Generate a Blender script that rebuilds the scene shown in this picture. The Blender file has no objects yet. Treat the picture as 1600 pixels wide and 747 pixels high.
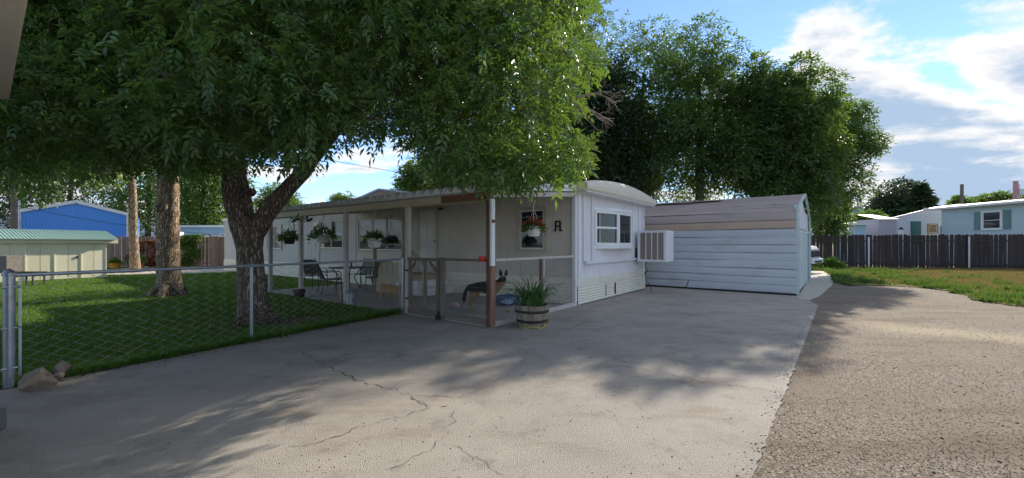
import bpy, math, random
import numpy as np
from mathutils import Vector, Matrix, Euler
from math import radians as R, sin, cos, pi

SC = bpy.context.scene
COL = SC.collection
random.seed(7)
RNG = np.random.default_rng(11)

# ------------------------------------------------------------------ camera
F = 640.0; HY = 382.0; CAMH = 1.5          # focal length and horizon in photo pixels, eye height in metres
cam = bpy.data.cameras.new('camera')
cam.sensor_width = 36.0; cam.lens = 36.0 * F / 1600.0
cam.shift_y = (HY - 373.5) / 1600.0
cam.clip_start = 0.05; cam.clip_end = 9000
camo = bpy.data.objects.new('camera', cam); COL.objects.link(camo)
camo.location = (0, 0, CAMH); camo.rotation_euler = (R(90), 0, 0)
SC.camera = camo

# ------------------------------------------------------------------ light
SUN_AZ, SUN_EL = R(40), R(29)
sl = bpy.data.lights.new('sun', 'SUN'); sl.energy = 2.0; sl.angle = R(0.6); sl.color = (1.0, 0.90, 0.76)
so = bpy.data.objects.new('sun', sl); COL.objects.link(so)
sd = Vector((cos(SUN_EL) * sin(SUN_AZ), cos(SUN_EL) * cos(SUN_AZ), sin(SUN_EL)))
so.rotation_euler = sd.to_track_quat('Z', 'Y').to_euler(); so.location = sd * 60
SC.view_settings.view_transform = 'Standard'; SC.view_settings.look = 'None'
SC.view_settings.gamma = 1.0; SC.view_settings.exposure = 1.74
SC.cycles.max_bounces = 6; SC.cycles.transparent_max_bounces = 8
SC.cycles.diffuse_bounces = 4; SC.cycles.glossy_bounces = 3; SC.cycles.transmission_bounces = 4

class NT:
    """small node-tree helper"""
    def __init__(s, nt): s.nt = nt; s.nt.nodes.clear()
    def n(s, typ, ins=None, **attrs):
        nd = s.nt.nodes.new(typ)
        for k, v in attrs.items(): setattr(nd, k, v)
        for k, v in (ins or {}).items():
            if isinstance(v, bpy.types.NodeSocket): s.nt.links.new(v, nd.inputs[k])
            else: nd.inputs[k].default_value = v
        return nd
    def m(s, op, a, b=0.0, c=0.0, clamp=False):
        return s.n('ShaderNodeMath', {0: a, 1: b, 2: c}, operation=op, use_clamp=clamp).outputs[0]
    def mix(s, fac, a, b, blend='MIX'):
        nd = s.n('ShaderNodeMix', {0: fac, 6: a, 7: b}, data_type='RGBA', blend_type=blend)
        return nd.outputs[2]
    def ramp(s, fac, stops, interp='LINEAR'):
        nd = s.n('ShaderNodeValToRGB', {0: fac}); cr = nd.color_ramp; cr.interpolation = interp
        while len(cr.elements) < len(stops): cr.elements.new(0.5)
        for e, (p, c) in zip(cr.elements, stops):
            e.position = p; e.color = c if len(c) == 4 else (*c, 1)
        return nd.outputs[0]
    def step(s, v, lo, hi):
        return s.n('ShaderNodeMapRange', {0: v, 1: lo, 2: hi, 3: 0.0, 4: 1.0}, interpolation_type='SMOOTHSTEP').outputs[0]

def g4(v): return (v, v, v, 1)
def c4(c): return (c[0], c[1], c[2], 1)

# ------------------------------------------------------------------ sky: Nishita with procedural clouds
W = bpy.data.worlds.new('World'); SC.world = W; W.use_nodes = True
t = NT(W.node_tree)
sky = t.n('ShaderNodeTexSky', sky_type='NISHITA'); sky.sun_disc = False
sky.sun_elevation = SUN_EL; sky.sun_rotation = SUN_AZ
sky.altitude = 1500; sky.air_density = 0.85; sky.dust_density = 0.0; sky.ozone_density = 2.6
tc = t.n('ShaderNodeTexCoord')
sep = t.n('ShaderNodeSeparateXYZ', {0: tc.outputs['Generated']})
zz = t.m('MAXIMUM', sep.outputs[2], 0.0)
den = t.m('ADD', zz, 0.20)
pxn = t.m('DIVIDE', sep.outputs[0], den); pyn = t.m('DIVIDE', sep.outputs[1], den)
pv = t.n('ShaderNodeCombineXYZ', {0: pxn, 1: pyn, 2: 0.0}).outputs[0]
mp = t.n('ShaderNodeMapping', {0: pv, 1: (20.3, 3.3, 0), 2: (0, 0, R(-50)), 3: (1.15, 1.75, 1)}).outputs[0]
n1 = t.n('ShaderNodeTexNoise', {'Vector': mp, 'Scale': 1.25, 'Detail': 11.0, 'Roughness': 0.60, 'Distortion': 0.15}).outputs[0]
n2 = t.n('ShaderNodeTexNoise', {'Vector': mp, 'Scale': 0.40, 'Detail': 2.0, 'Roughness': 0.5}).outputs[0]
def dotdir(v):
    v = Vector(v).normalized()
    return t.n('ShaderNodeVectorMath', {0: tc.outputs['Generated'], 1: tuple(v)}, operation='DOT_PRODUCT').outputs['Value']
def pdir(px, py): return ((px - 800) / F, 1.0, (HY - py) / F)
bank = t.m('MAXIMUM', t.step(dotdir(pdir(1500, 185)), 0.945, 0.985), t.step(dotdir(pdir(1290, 150)), 0.980, 0.998))
clear = t.m('MAXIMUM', t.step(dotdir(pdir(1080, 50)), 0.955, 0.985), t.step(dotdir(pdir(1450, -120)), 0.965, 0.99))
low = t.n('ShaderNodeMapRange', {0: zz, 1: 0.02, 2: 0.34, 3: 1.0, 4: 0.0}).outputs[0]
cov = t.m('ADD', n1, t.m('MULTIPLY', t.m('SUBTRACT', n2, 0.5), 0.40))
cov = t.m('ADD', cov, t.m('MULTIPLY', bank, 0.13))
cov = t.m('ADD', cov, t.m('MULTIPLY', low, 0.02))
cov = t.m('SUBTRACT', cov, t.m('MULTIPLY', clear, 0.12))
mask = t.step(cov, 0.485, 0.59)
thick = t.step(t.m('ADD', cov, t.m('MULTIPLY', t.m('SUBTRACT', n1, 0.5), 0.35)), 0.565, 0.79)
ccol = t.mix(thick, (3.95, 3.9, 3.85, 1), (1.7, 2.25, 3.0, 1))
lowv = t.n('ShaderNodeMapRange', {0: zz, 1: 0.0, 2: 0.20, 3: 0.75, 4: 0.02}, interpolation_type='SMOOTHSTEP').outputs[0]
veil = t.mix(lowv, sky.outputs[0], (2.7, 3.6, 4.2, 1))
skyc = t.mix(mask, veil, ccol)
bg = t.n('ShaderNodeBackground', {0: skyc, 1: 0.080})
wo = t.n('ShaderNodeOutputWorld', {0: bg.outputs[0]})
W.cycles.sampling_method = 'MANUAL'; W.cycles.sample_map_resolution = 512

# ------------------------------------------------------------------ materials
MATS = {}
def mat(name, base, rough=0.6, var=0.12, scale=6.0, bump=0.0, bscale=60.0, metal=0.0, spec=0.5,
        stain=None, stain_amt=0.0, stain_scale=3.0, stretch=(1, 1, 1), dirt=None, fn=None):
    """painted / plain surface with grain, mottling and worn stains"""
    if name in MATS: return MATS[name]
    m = bpy.data.materials.new(name); m.use_nodes = True; t = NT(m.node_tree)
    tc = t.n('ShaderNodeTexCoord')
    v = t.n('ShaderNodeMapping', {0: tc.outputs['Object'], 3: stretch}).outputs[0]
    info = t.n('ShaderNodeObjectInfo')
    nz = t.n('ShaderNodeTexNoise', {'Vector': v, 'Scale': scale, 'Detail': 5.0, 'Roughness': 0.62}).outputs[0]
    lo = tuple(max(0, c * (1 - var * 1.6)) for c in base); hi = tuple(min(1, c * (1 + var * 1.6)) for c in base)
    col = t.ramp(nz, [(0.25, lo), (0.75, hi)])
    rnd = t.n('ShaderNodeMapRange', {0: info.outputs['Random'], 1: 0, 2: 1, 3: 1 - var, 4: 1 + var}).outputs[0]
    col = t.mix(1.0, col, t.n('ShaderNodeCombineColor', {0: rnd, 1: rnd, 2: rnd}).outputs[0], 'MULTIPLY')
    if stain is not None:
        s1 = t.n('ShaderNodeTexNoise', {'Vector': v, 'Scale': stain_scale, 'Detail': 8.0, 'Roughness': 0.7}).outputs[0]
        sm = t.step(s1, 0.52, 0.70)
        col = t.mix(t.m('MULTIPLY', sm, stain_amt), col, c4(stain))
    if fn: col = fn(t, tc, v, col)
    b = t.n('ShaderNodeBsdfPrincipled', {'Base Color': col, 'Roughness': rough, 'Metallic': metal, 'Specular IOR Level': spec})
    if bump > 0:
        bn = t.n('ShaderNodeTexNoise', {'Vector': v, 'Scale': bscale, 'Detail': 4.0, 'Roughness': 0.6}).outputs[0]
        bp = t.n('ShaderNodeBump', {'Strength': bump, 'Distance': 0.02, 'Height': bn}).outputs[0]
        t.nt.links.new(bp, b.inputs['Normal'])
    t.n('ShaderNodeOutputMaterial', {0: b.outputs[0]})
    MATS[name] = m; return m

def mat_leaf(name, base, trans, rough=0.42, tw=0.35, var=0.35):
    m = bpy.data.materials.new(name); m.use_nodes = True; t = NT(m.node_tree)
    geo = t.n('ShaderNodeNewGeometry'); tc = t.n('ShaderNodeTexCoord')
    rnd = geo.outputs['Random Per Island']
    nz = t.n('ShaderNodeTexNoise', {'Vector': tc.outputs['Object'], 'Scale': 0.9, 'Detail': 2.0}).outputs[0]
    k = t.m('ADD', t.m('MULTIPLY', rnd, 0.6), t.m('MULTIPLY', nz, 0.6))
    lo = tuple(c * (1 - var) for c in base); hi = (base[0] * (1 + 1.5 * var), base[1] * (1 + var), base[2] * (1 + var * .4))
    col = t.ramp(k, [(0.2, lo), (0.95, hi)])
    tcol = t.mix(k, c4(trans), c4((trans[0] * 1.5, trans[1] * 1.25, trans[2])))
    b = t.n('ShaderNodeBsdfPrincipled', {'Base Color': col, 'Roughness': rough, 'Specular IOR Level': 0.5})
    tr = t.n('ShaderNodeBsdfTranslucent', {0: tcol})
    mx = t.n('ShaderNodeMixShader', {0: tw, 1: b.outputs[0], 2: tr.outputs[0]})
    t.n('ShaderNodeOutputMaterial', {0: mx.outputs[0]})
    return m

def mat_wood(name, base, dark, rough=0.8, axis=2, scale=3.0, bump=0.5, var=0.2):
    """weathered timber, grain along one object axis"""
    m = bpy.data.materials.new(name); m.use_nodes = True; t = NT(m.node_tree)
    tc = t.n('ShaderNodeTexCoord'); info = t.n('ShaderNodeObjectInfo')
    st = [14, 14, 14]; st[axis] = 0.8
    off = t.n('ShaderNodeVectorMath', {0: tc.outputs['Object'], 1: t.n('ShaderNodeCombineXYZ', {0: info.outputs['Random'], 1: info.outputs['Random'], 2: info.outputs['Random']}).outputs[0]}, operation='ADD').outputs[0]
    v = t.n('ShaderNodeMapping', {0: off, 3: tuple(st)}).outputs[0]
    nz = t.n('ShaderNodeTexNoise', {'Vector': v, 'Scale': scale, 'Detail': 7.0, 'Roughness': 0.68, 'Distortion': 0.4}).outputs[0]
    col = t.ramp(nz, [(0.28, dark), (0.72, base)])
    n2 = t.n('ShaderNodeTexNoise', {'Vector': off, 'Scale': 2.2, 'Detail': 4.0}).outputs[0]
    col = t.mix(t.m('MULTIPLY', t.step(n2, 0.45, 0.75), 0.45), col, c4(dark))
    rnd = t.n('ShaderNodeMapRange', {0: info.outputs['Random'], 1: 0, 2: 1, 3: 1 - var, 4: 1 + var}).outputs[0]
    col = t.mix(1.0, col, t.n('ShaderNodeCombineColor', {0: rnd, 1: rnd, 2: rnd}).outputs[0], 'MULTIPLY')
    b = t.n('ShaderNodeBsdfPrincipled', {'Base Color': col, 'Roughness': rough})
    bp = t.n('ShaderNodeBump', {'Strength': bump, 'Distance': 0.01, 'Height': nz}).outputs[0]
    t.nt.links.new(bp, b.inputs['Normal'])
    t.n('ShaderNodeOutputMaterial', {0: b.outputs[0]})
    return m

def mat_bark(name, base, dark):
    m = bpy.data.materials.new(name); m.use_nodes = True; t = NT(m.node_tree)
    tc = t.n('ShaderNodeTexCoord')
    nw = t.n('ShaderNodeTexNoise', {'Vector': tc.outputs['Object'], 'Scale': 5.0, 'Detail': 3.0})
    wv = t.n('ShaderNodeVectorMath', {0: tc.outputs['Object'], 1: t.n('ShaderNodeVectorMath', {0: nw.outputs['Color'], 'Scale': 0.16}, operation='SCALE').outputs[0]}, operation='ADD').outputs[0]
    v = t.n('ShaderNodeMapping', {0: wv, 3: (26, 26, 2.3)}).outputs[0]
    vo = t.n('ShaderNodeTexVoronoi', {'Vector': v, 'Scale': 1.0}, feature='DISTANCE_TO_EDGE').outputs[0]
    nz = t.n('ShaderNodeTexNoise', {'Vector': v, 'Scale': 1.3, 'Detail': 6.0, 'Roughness': 0.7}).outputs[0]
    h = t.m('ADD', t.step(vo, 0.0, 0.35), t.m('MULTIPLY', nz, 0.6))
    col = t.ramp(h, [(0.25, dark), (0.9, base), (1.0, tuple(c * 1.3 for c in base))])
    b = t.n('ShaderNodeBsdfPrincipled', {'Base Color': col, 'Roughness': 0.9, 'Specular IOR Level': 0.2})
    bp = t.n('ShaderNodeBump', {'Strength': 1.0, 'Distance': 0.045, 'Height': h}).outputs[0]
    t.nt.links.new(bp, b.inputs['Normal'])
    t.n('ShaderNodeOutputMaterial', {0: b.outputs[0]})
    return m

def mat_glass(name, base=(0.02, 0.025, 0.03), rough=0.03):
    m = bpy.data.materials.new(name); m.use_nodes = True; t = NT(m.node_tree)
    tc = t.n('ShaderNodeTexCoord')
    nz = t.n('ShaderNodeTexNoise', {'Vector': tc.outputs['Object'], 'Scale': 2.5, 'Detail': 2.0}).outputs[0]
    col = t.ramp(nz, [(0.3, tuple(c * .6 for c in base)), (0.7, tuple(c * 1.5 for c in base))])
    b = t.n('ShaderNodeBsdfPrincipled', {'Base Color': col, 'Roughness': rough, 'Specular IOR Level': 0.5, 'IOR': 1.5})
    bp = t.n('ShaderNodeBump', {'Strength': 0.04, 'Distance': 0.02, 'Height': nz}).outputs[0]
    t.nt.links.new(bp, b.inputs['Normal'])
    t.n('ShaderNodeOutputMaterial', {0: b.outputs[0]})
    return m

# ------------------------------------------------------------------ geometry helpers
def G(px, py, z=0.0):
    """photo pixel of a point at height z -> world"""
    Y = F * (CAMH - z) / (py - HY); return Vector(((px - 800) / F * Y, Y, z))
def P(px, py, Y):
    return Vector(((px - 800) / F * Y, Y, CAMH + (HY - py) / F * Y))
def Zat(py, Y): return CAMH + (HY - py) / F * Y
def Xat(px, Y): return (px - 800) / F * Y

class MB:
    def __init__(s): s.v = []; s.f = []
    def add(s, vs, fs, M=None):
        o = len(s.v)
        for p in vs: s.v.append(tuple(M @ Vector(p)) if M is not None else tuple(p))
        s.f += [tuple(i + o for i in f) for f in fs]; return s
    def box(s, c, d, rz=0, rx=0, ry=0, M=None):
        x, y, z = d[0] / 2, d[1] / 2, d[2] / 2
        vs = [Vector((a, b, e)) for e in (-z, z) for (a, b) in ((-x, -y), (x, -y), (x, y), (-x, y))]
        m = Matrix.Translation(c) @ Euler((rx, ry, rz)).to_matrix().to_4x4()
        if M is not None: m = M @ m
        return s.add(vs, [(3, 2, 1, 0), (4, 5, 6, 7), (0, 1, 5, 4), (1, 2, 6, 5), (2, 3, 7, 6), (3, 0, 4, 7)], m)
    def bar(s, p, q, w, h, M=None):
        p = Vector(p); q = Vector(q); d = q - p; L = d.length; d.normalize()
        up = Vector((0, 0, 1)) if abs(d.z) < 0.95 else Vector((0, 1, 0))
        sx = d.cross(up).normalized(); uz = sx.cross(d).normalized()
        m = Matrix((sx, d, uz)).transposed().to_4x4(); m.translation = (p + q) / 2
        if M is not None: m = M @ m
        return s.box((0, 0, 0), (w, L, h), M=m)
    def tube(s, pts, r, n=8, M=None, caps=True):
        pts = [Vector(p) for p in pts]; k = len(pts)
        rs = r if isinstance(r, (list, tuple)) else [r] * k
        vs = []; prev = None
        for i, p in enumerate(pts):
            d = (pts[min(i + 1, k - 1)] - pts[max(i - 1, 0)])
            if d.length < 1e-9: d = Vector((0, 0, 1))
            d.normalize()
            if prev is None:
                a = Vector((0, 0, 1)) if abs(d.z) < 0.9 else Vector((1, 0, 0))
                u = d.cross(a).normalized()
            else:
                u = (prev - d * prev.dot(d)).normalized()
            prev = u; w = d.cross(u)
            for j in range(n):
                a = 2 * pi * j / n; vs.append(p + (u * cos(a) + w * sin(a)) * rs[i])
        fs = [(i * n + j, i * n + (j + 1) % n, (i + 1) * n + (j + 1) % n, (i + 1) * n + j) for i in range(k - 1) for j in range(n)]
        if caps: fs += [tuple(range(n))[::-1], tuple((k - 1) * n + j for j in range(n))]
        return s.add(vs, fs, M)
    def lathe(s, prof, n=20, c=(0, 0, 0), M=None, wob=0.0):
        vs = []; k = len(prof)
        for (r, z) in prof:
            for j in range(n):
                a = 2 * pi * j / n; q = r * (1 + wob * sin(3 * a + z * 9))
                vs.append((c[0] + q * cos(a), c[1] + q * sin(a), c[2] + z))
        fs = [(i * n + j, i * n + (j + 1) % n, (i + 1) * n + (j + 1) % n, (i + 1) * n + j) for i in range(k - 1) for j in range(n)]
        fs += [tuple(range(n))[::-1], tuple((k - 1) * n + j for j in range(n))]
        return s.add(vs, fs, M)
    def prism(s, poly, h, M=None):
        """polygon in xy extruded 0..h along z"""
        n = len(poly)
        vs = [(x, y, 0) for x, y in poly] + [(x, y, h) for x, y in poly]
        fs = [tuple(range(n))[::-1], tuple(range(n, 2 * n))] + [(i, (i + 1) % n, n + (i + 1) % n, n + i) for i in range(n)]
        return s.add(vs, fs, M)
    def grid(s, rows, M=None, close=False):
        k = len(rows); n = len(rows[0]); vs = [p for r in rows for p in r]
        fs = [(i * n + j, i * n + j + 1, (i + 1) * n + j + 1, (i + 1) * n + j) for i in range(k - 1) for j in range(n - 1)]
        return s.add(vs, fs, M)
    def mesh(s, name, m, smooth=False):
        me = bpy.data.meshes.new(name); me.from_pydata(s.v, [], s.f)
        if m: me.materials.append(m)
        if smooth: me.polygons.foreach_set('use_smooth', [True] * len(me.polygons))
        me.update(); return me
    def build(s, name, m, parent=None, smooth=False, bevel=0.0, label=None, kind=None, loc=None, rz=0.0, seg=1):
        o = bpy.data.objects.new(name, s.mesh(name, m, smooth)); COL.objects.link(o)
        if parent is not None: o.parent = parent
        if label: o['label'] = label
        if kind: o['kind'] = kind
        if loc is not None: o.location = loc
        if rz: o.rotation_euler[2] = rz
        if bevel > 0:
            b = o.modifiers.new('bevel', 'BEVEL'); b.width = bevel; b.segments = seg; b.limit_method = 'ANGLE'
        return o

def npmesh(name, co, tris, m, parent=None, kind=None, smooth=False):
    """big triangle soup from numpy arrays"""
    me = bpy.data.meshes.new(name)
    nv, nf = len(co), len(tris)
    me.vertices.add(nv); me.vertices.foreach_set('co', np.ascontiguousarray(co, dtype=np.float32).ravel())
    k = tris.shape[1]
    me.loops.add(nf * k); me.loops.foreach_set('vertex_index', np.ascontiguousarray(tris, dtype=np.int32).ravel())
    me.polygons.add(nf); me.polygons.foreach_set('loop_start', np.arange(0, nf * k, k, dtype=np.int32))
    if smooth: me.polygons.foreach_set('use_smooth', np.ones(nf, dtype=bool))
    me.update(calc_edges=True); me.materials.append(m)
    o = bpy.data.objects.new(name, me); COL.objects.link(o)
    if parent is not None: o.parent = parent
    if kind: o['kind'] = kind
    return o

def tag(o, label, cat, group=None):
    o['label'] = label; o['category'] = cat
    if group: o['group'] = group
    return o
def thing(name, label, cat, loc=(0, 0, 0), rz=0.0, group=None):
    o = bpy.data.objects.new(name, None); COL.objects.link(o); o.empty_display_size = 0.2
    o.location = loc; o.rotation_euler = (0, 0, rz)
    return tag(o, label, cat, group)
def dup(root, loc, rz=None, label=None, scale=None):
    """copy of a thing with its parts and sub-parts"""
    r = root.copy(); COL.objects.link(r); r.location = loc
    if rz is not None: r.rotation_euler[2] = rz
    if label: r['label'] = label
    if scale: r.scale = (scale,) * 3
    for ch in list(root.children):
        c = ch.copy(); COL.objects.link(c); c.parent = r
        for gch in list(ch.children):
            d = gch.copy(); COL.objects.link(d); d.parent = c
    return r
def piece(name, me, parent, loc=(0, 0, 0), rot=(0, 0, 0), scale=(1, 1, 1)):
    o = bpy.data.objects.new(name, me); COL.objects.link(o); o.parent = parent
    o.location = loc; o.rotation_euler = rot; o.scale = scale; return o
def structure(o): o['kind'] = 'structure'; return o

# frame of the mobile home: x along its long wall (to the right), y away from the camera; origin at the near corner
TC = Vector((1.56, 9.98, 0.0)); TRZ = math.atan2(-0.6, 0.8)
TX = Vector((0.8, -0.6, 0)); TY = Vector((0.6, 0.8, 0))
def T(x, y, z=0.0): return TC + TX * x + TY * y + Vector((0, 0, z))

# ------------------------------------------------------------------ material set
def conc_fn(t, tc, v, col):
    f = t.n('ShaderNodeTexNoise', {'Vector': v, 'Scale': 95.0, 'Detail': 3.0, 'Roughness': .75}).outputs[0]
    big = t.n('ShaderNodeTexNoise', {'Vector': v, 'Scale': 0.42, 'Detail': 5.0, 'Roughness': .55}).outputs[0]
    rough = t.step(big, 0.46, 0.58)                                # worn zones show the aggregate
    col = t.mix(t.m('MULTIPLY', t.step(f, 0.52, 0.64), t.m('ADD', 0.34, t.m('MULTIPLY', rough, 0.55))), col, (0.12, 0.10, 0.085, 1))
    col = t.mix(t.m('MULTIPLY', t.step(f, 0.50, 0.34), 0.45), col, (0.52, 0.49, 0.44, 1))
    st = t.n('ShaderNodeTexNoise', {'Vector': t.n('ShaderNodeMapping', {0: v, 2: (0, 0, R(35)), 3: (0.5, 1.6, 1)}).outputs[0], 'Scale': 1.6, 'Detail': 6.0, 'Roughness': .65}).outputs[0]
    col = t.mix(t.m('MULTIPLY', t.step(st, 0.50, 0.72), 0.42), col, (0.25, 0.185, 0.125, 1))
    b3 = t.n('ShaderNodeTexNoise', {'Vector': v, 'Scale': 2.4, 'Detail': 8.0, 'Roughness': .72}).outputs[0]
    return t.mix(t.m('MULTIPLY', t.step(b3, 0.53, 0.68), 0.45), col, (0.17, 0.15, 0.13, 1))
M_concrete = mat('concrete', (0.385, 0.345, 0.30), 0.88, 0.10, 1.3, 0.8, 110, stain=(0.24, 0.215, 0.19), stain_amt=0.6, stain_scale=0.7, fn=conc_fn)
M_patio = mat('patio_concrete', (0.40, 0.37, 0.34), 0.9, 0.10, 2.0, 0.4, 90, stain=(0.15, 0.13, 0.12), stain_amt=0.5)
M_path = mat('path_concrete', (0.50, 0.45, 0.38), 0.9, 0.08, 2.0, 0.3, 90, stain=(0.3, 0.25, 0.2), stain_amt=0.4)
M_crack = mat('crack_dirt', (0.12, 0.10, 0.08), 1.0, 0.3, 30, spec=0.1)
def gravel_fn(t, tc, v, col):
    vo = t.n('ShaderNodeTexVoronoi', {'Vector': v, 'Scale': 85.0})
    c1 = t.ramp(t.n('ShaderNodeSeparateColor', {0: vo.outputs['Color']}).outputs[0], [(0.0, (0.13, 0.098, 0.070)), (0.5, (0.205, 0.165, 0.125)), (0.86, (0.27, 0.226, 0.18)), (1.0, (0.46, 0.415, 0.36))])
    n = t.n('ShaderNodeTexNoise', {'Vector': v, 'Scale': 0.5, 'Detail': 7.0, 'Roughness': .62}).outputs[0]
    c2 = t.mix(t.m('MULTIPLY', t.step(n, 0.44, 0.58), .85), c1, (0.205, 0.164, 0.122, 1))
    n2 = t.n('ShaderNodeTexNoise', {'Vector': t.n('ShaderNodeMapping', {0: v, 2: (0, 0, R(-20)), 3: (0.35, 1.6, 1)}).outputs[0], 'Scale': 1.1, 'Detail': 6.0}).outputs[0]
    c2 = t.mix(t.m('MULTIPLY', t.step(n2, 0.50, 0.66), .7), c2, (0.145, 0.105, 0.072, 1))
    n4 = t.n('ShaderNodeTexNoise', {'Vector': v, 'Scale': 150.0, 'Detail': 2.0}).outputs[0]
    c2 = t.mix(t.m('MULTIPLY', t.step(n4, 0.60, 0.68), .6), c2, (0.52, 0.47, 0.40, 1))
    # pale band lying across the lot, edge broken by noise
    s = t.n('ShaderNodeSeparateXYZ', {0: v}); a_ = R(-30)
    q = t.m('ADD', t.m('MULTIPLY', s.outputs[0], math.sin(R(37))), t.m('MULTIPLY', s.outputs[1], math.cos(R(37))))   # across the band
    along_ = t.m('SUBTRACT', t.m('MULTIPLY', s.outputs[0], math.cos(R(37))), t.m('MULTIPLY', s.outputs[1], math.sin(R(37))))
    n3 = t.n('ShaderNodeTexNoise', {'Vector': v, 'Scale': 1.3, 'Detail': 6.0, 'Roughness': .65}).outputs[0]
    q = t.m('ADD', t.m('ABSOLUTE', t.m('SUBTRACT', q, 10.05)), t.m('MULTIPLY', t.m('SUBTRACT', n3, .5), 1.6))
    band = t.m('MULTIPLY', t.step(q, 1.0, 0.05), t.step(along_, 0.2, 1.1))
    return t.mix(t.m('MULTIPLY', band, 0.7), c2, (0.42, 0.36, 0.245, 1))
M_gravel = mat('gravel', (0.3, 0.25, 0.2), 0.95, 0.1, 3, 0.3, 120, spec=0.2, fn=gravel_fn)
M_dirt = mat('dirt', (0.25, 0.21, 0.15), 0.95, 0.2, 0.3, 0.6, 20, spec=0.2, stain=(0.12, 0.15, 0.05), stain_amt=0.8, stain_scale=0.08)
M_lawn = mat('lawn_soil', (0.06, 0.085, 0.025), 0.95, 0.25, 2.5, 0.8, 40, spec=0.1, stain=(.15, .11, .07), stain_amt=.85, stain_scale=1.1)
M_drylawn = mat('dry_lawn_soil', (0.23, 0.20, 0.085), 0.95, 0.25, 2.0, 0.8, 40, spec=0.1, stain=(0.10, 0.14, 0.03), stain_amt=0.7, stain_scale=0.9)
M_stone = mat('pebble', (0.26, 0.215, 0.17), 0.9, 0.35, 8)
M_siding = mat('taupe_siding', (0.71, 0.637, 0.558), 0.55, 0.05, 1.2, stain=(0.58, 0.525, 0.47), stain_amt=0.35, stain_scale=0.9)
M_endsid = mat('white_siding', (0.82, 0.80, 0.81), 0.5, 0.04, 1.2, stain=(0.64, 0.61, 0.60), stain_amt=0.35, stain_scale=1.2)
M_cream = mat('cream_metal', (0.84, 0.80, 0.66), 0.5, 0.05, 1.5, stain=(0.60, 0.54, 0.42), stain_amt=0.35, stain_scale=2.5)
M_fascia = mat('cream_fascia', (0.72, 0.66, 0.53), 0.45, 0.04, 1.0, stain=(0.5, 0.43, 0.33), stain_amt=0.3, stain_scale=2.0)
M_trim = mat('tan_trim', (0.55, 0.48, 0.37), 0.5, 0.05, 4)
M_white = mat('white_paint', (0.78, 0.77, 0.75), 0.45, 0.04, 3, stain=(0.55, 0.52, 0.48), stain_amt=0.3, stain_scale=4)
M_vinyl = mat('white_vinyl', (0.80, 0.80, 0.79), 0.35, 0.02, 3)
M_roofmetal = mat('white_roof_metal', (0.80, 0.80, 0.80), 0.4, 0.05, 2, metal=0.0, stain=(0.55, 0.50, 0.44), stain_amt=0.4, stain_scale=1.5)
M_glass = mat_glass('window_glass')
M_curtain = mat('curtain', (0.42, 0.38, 0.35), 0.9, 0.2, 9, stretch=(6, 6, 0.5))
M_black = mat('black_paint', (0.018, 0.018, 0.02), 0.5, 0.2, 8)
M_galv = mat('galvanised_steel', (0.42, 0.45, 0.50), 0.38, 0.12, 14, metal=0.75, stain=(0.30, 0.30, 0.31), stain_amt=0.5, stain_scale=10)
M_wire = mat('galvanised_wire', (0.34, 0.36, 0.38), 0.5, 0.1, 14, metal=0.5)
M_oldwood = mat_wood('weathered_wood', (0.27, 0.225, 0.185), (0.11, 0.085, 0.068))
M_oldwoodx = mat_wood('weathered_wood_level', (0.27, 0.225, 0.185), (0.11, 0.085, 0.068), axis=0)
M_postpaint = mat_wood('peeling_white_post', (0.66, 0.63, 0.60), (0.42, 0.36, 0.31), bump=0.25, var=0.06)
M_brown = mat_wood('bare_brown_post', (0.20, 0.105, 0.07), (0.055, 0.035, 0.028))
M_rawboard = mat_wood('bare_fascia_board', (0.26, 0.11, 0.055), (0.13, 0.055, 0.03), axis=0)
M_lightwood = mat_wood('cream_timber', (0.53, 0.46, 0.33), (0.38, 0.31, 0.20), axis=0, bump=0.2)
M_picket = mat_wood('grey_brown_picket', (0.068, 0.050, 0.047), (0.022, 0.017, 0.017), var=0.32)
M_picketl = mat_wood('warm_brown_picket', (0.36, 0.26, 0.19), (0.17, 0.115, 0.085), var=0.3)
M_bark = mat_bark('ash_bark', (0.37, 0.295, 0.235), (0.095, 0.07, 0.055))
M_bark2 = mat_bark('cottonwood_bark', (0.60, 0.46, 0.32), (0.17, 0.12, 0.08))
M_bark3 = mat_bark('far_bark', (0.20, 0.16, 0.125), (0.06, 0.045, 0.035))
M_twig = mat('dead_twig', (0.26, 0.20, 0.17), 0.9, 0.2, 8)
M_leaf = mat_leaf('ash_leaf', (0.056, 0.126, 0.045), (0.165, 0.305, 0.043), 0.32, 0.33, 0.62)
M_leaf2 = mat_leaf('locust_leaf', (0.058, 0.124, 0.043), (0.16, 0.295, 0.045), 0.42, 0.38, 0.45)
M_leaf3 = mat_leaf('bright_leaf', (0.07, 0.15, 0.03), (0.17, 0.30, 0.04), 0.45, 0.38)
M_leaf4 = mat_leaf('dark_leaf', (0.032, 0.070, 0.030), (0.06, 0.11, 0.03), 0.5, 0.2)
M_blade = mat_leaf('grass_blade', (0.062, 0.148, 0.028), (0.18, 0.37, 0.03), 0.5, 0.40, 0.5)
M_bladedry = mat_leaf('dry_grass_blade', (0.21, 0.165, 0.075), (0.22, 0.19, 0.07), 0.6, 0.35)
M_weed = mat_leaf('weed_blade', (0.055, 0.122, 0.030), (0.12, 0.23, 0.03), 0.5, 0.35, 0.5)
M_lily = mat_leaf('lily_leaf', (0.07, 0.17, 0.06), (0.10, 0.24, 0.06), 0.35, 0.25, 0.3)

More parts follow.
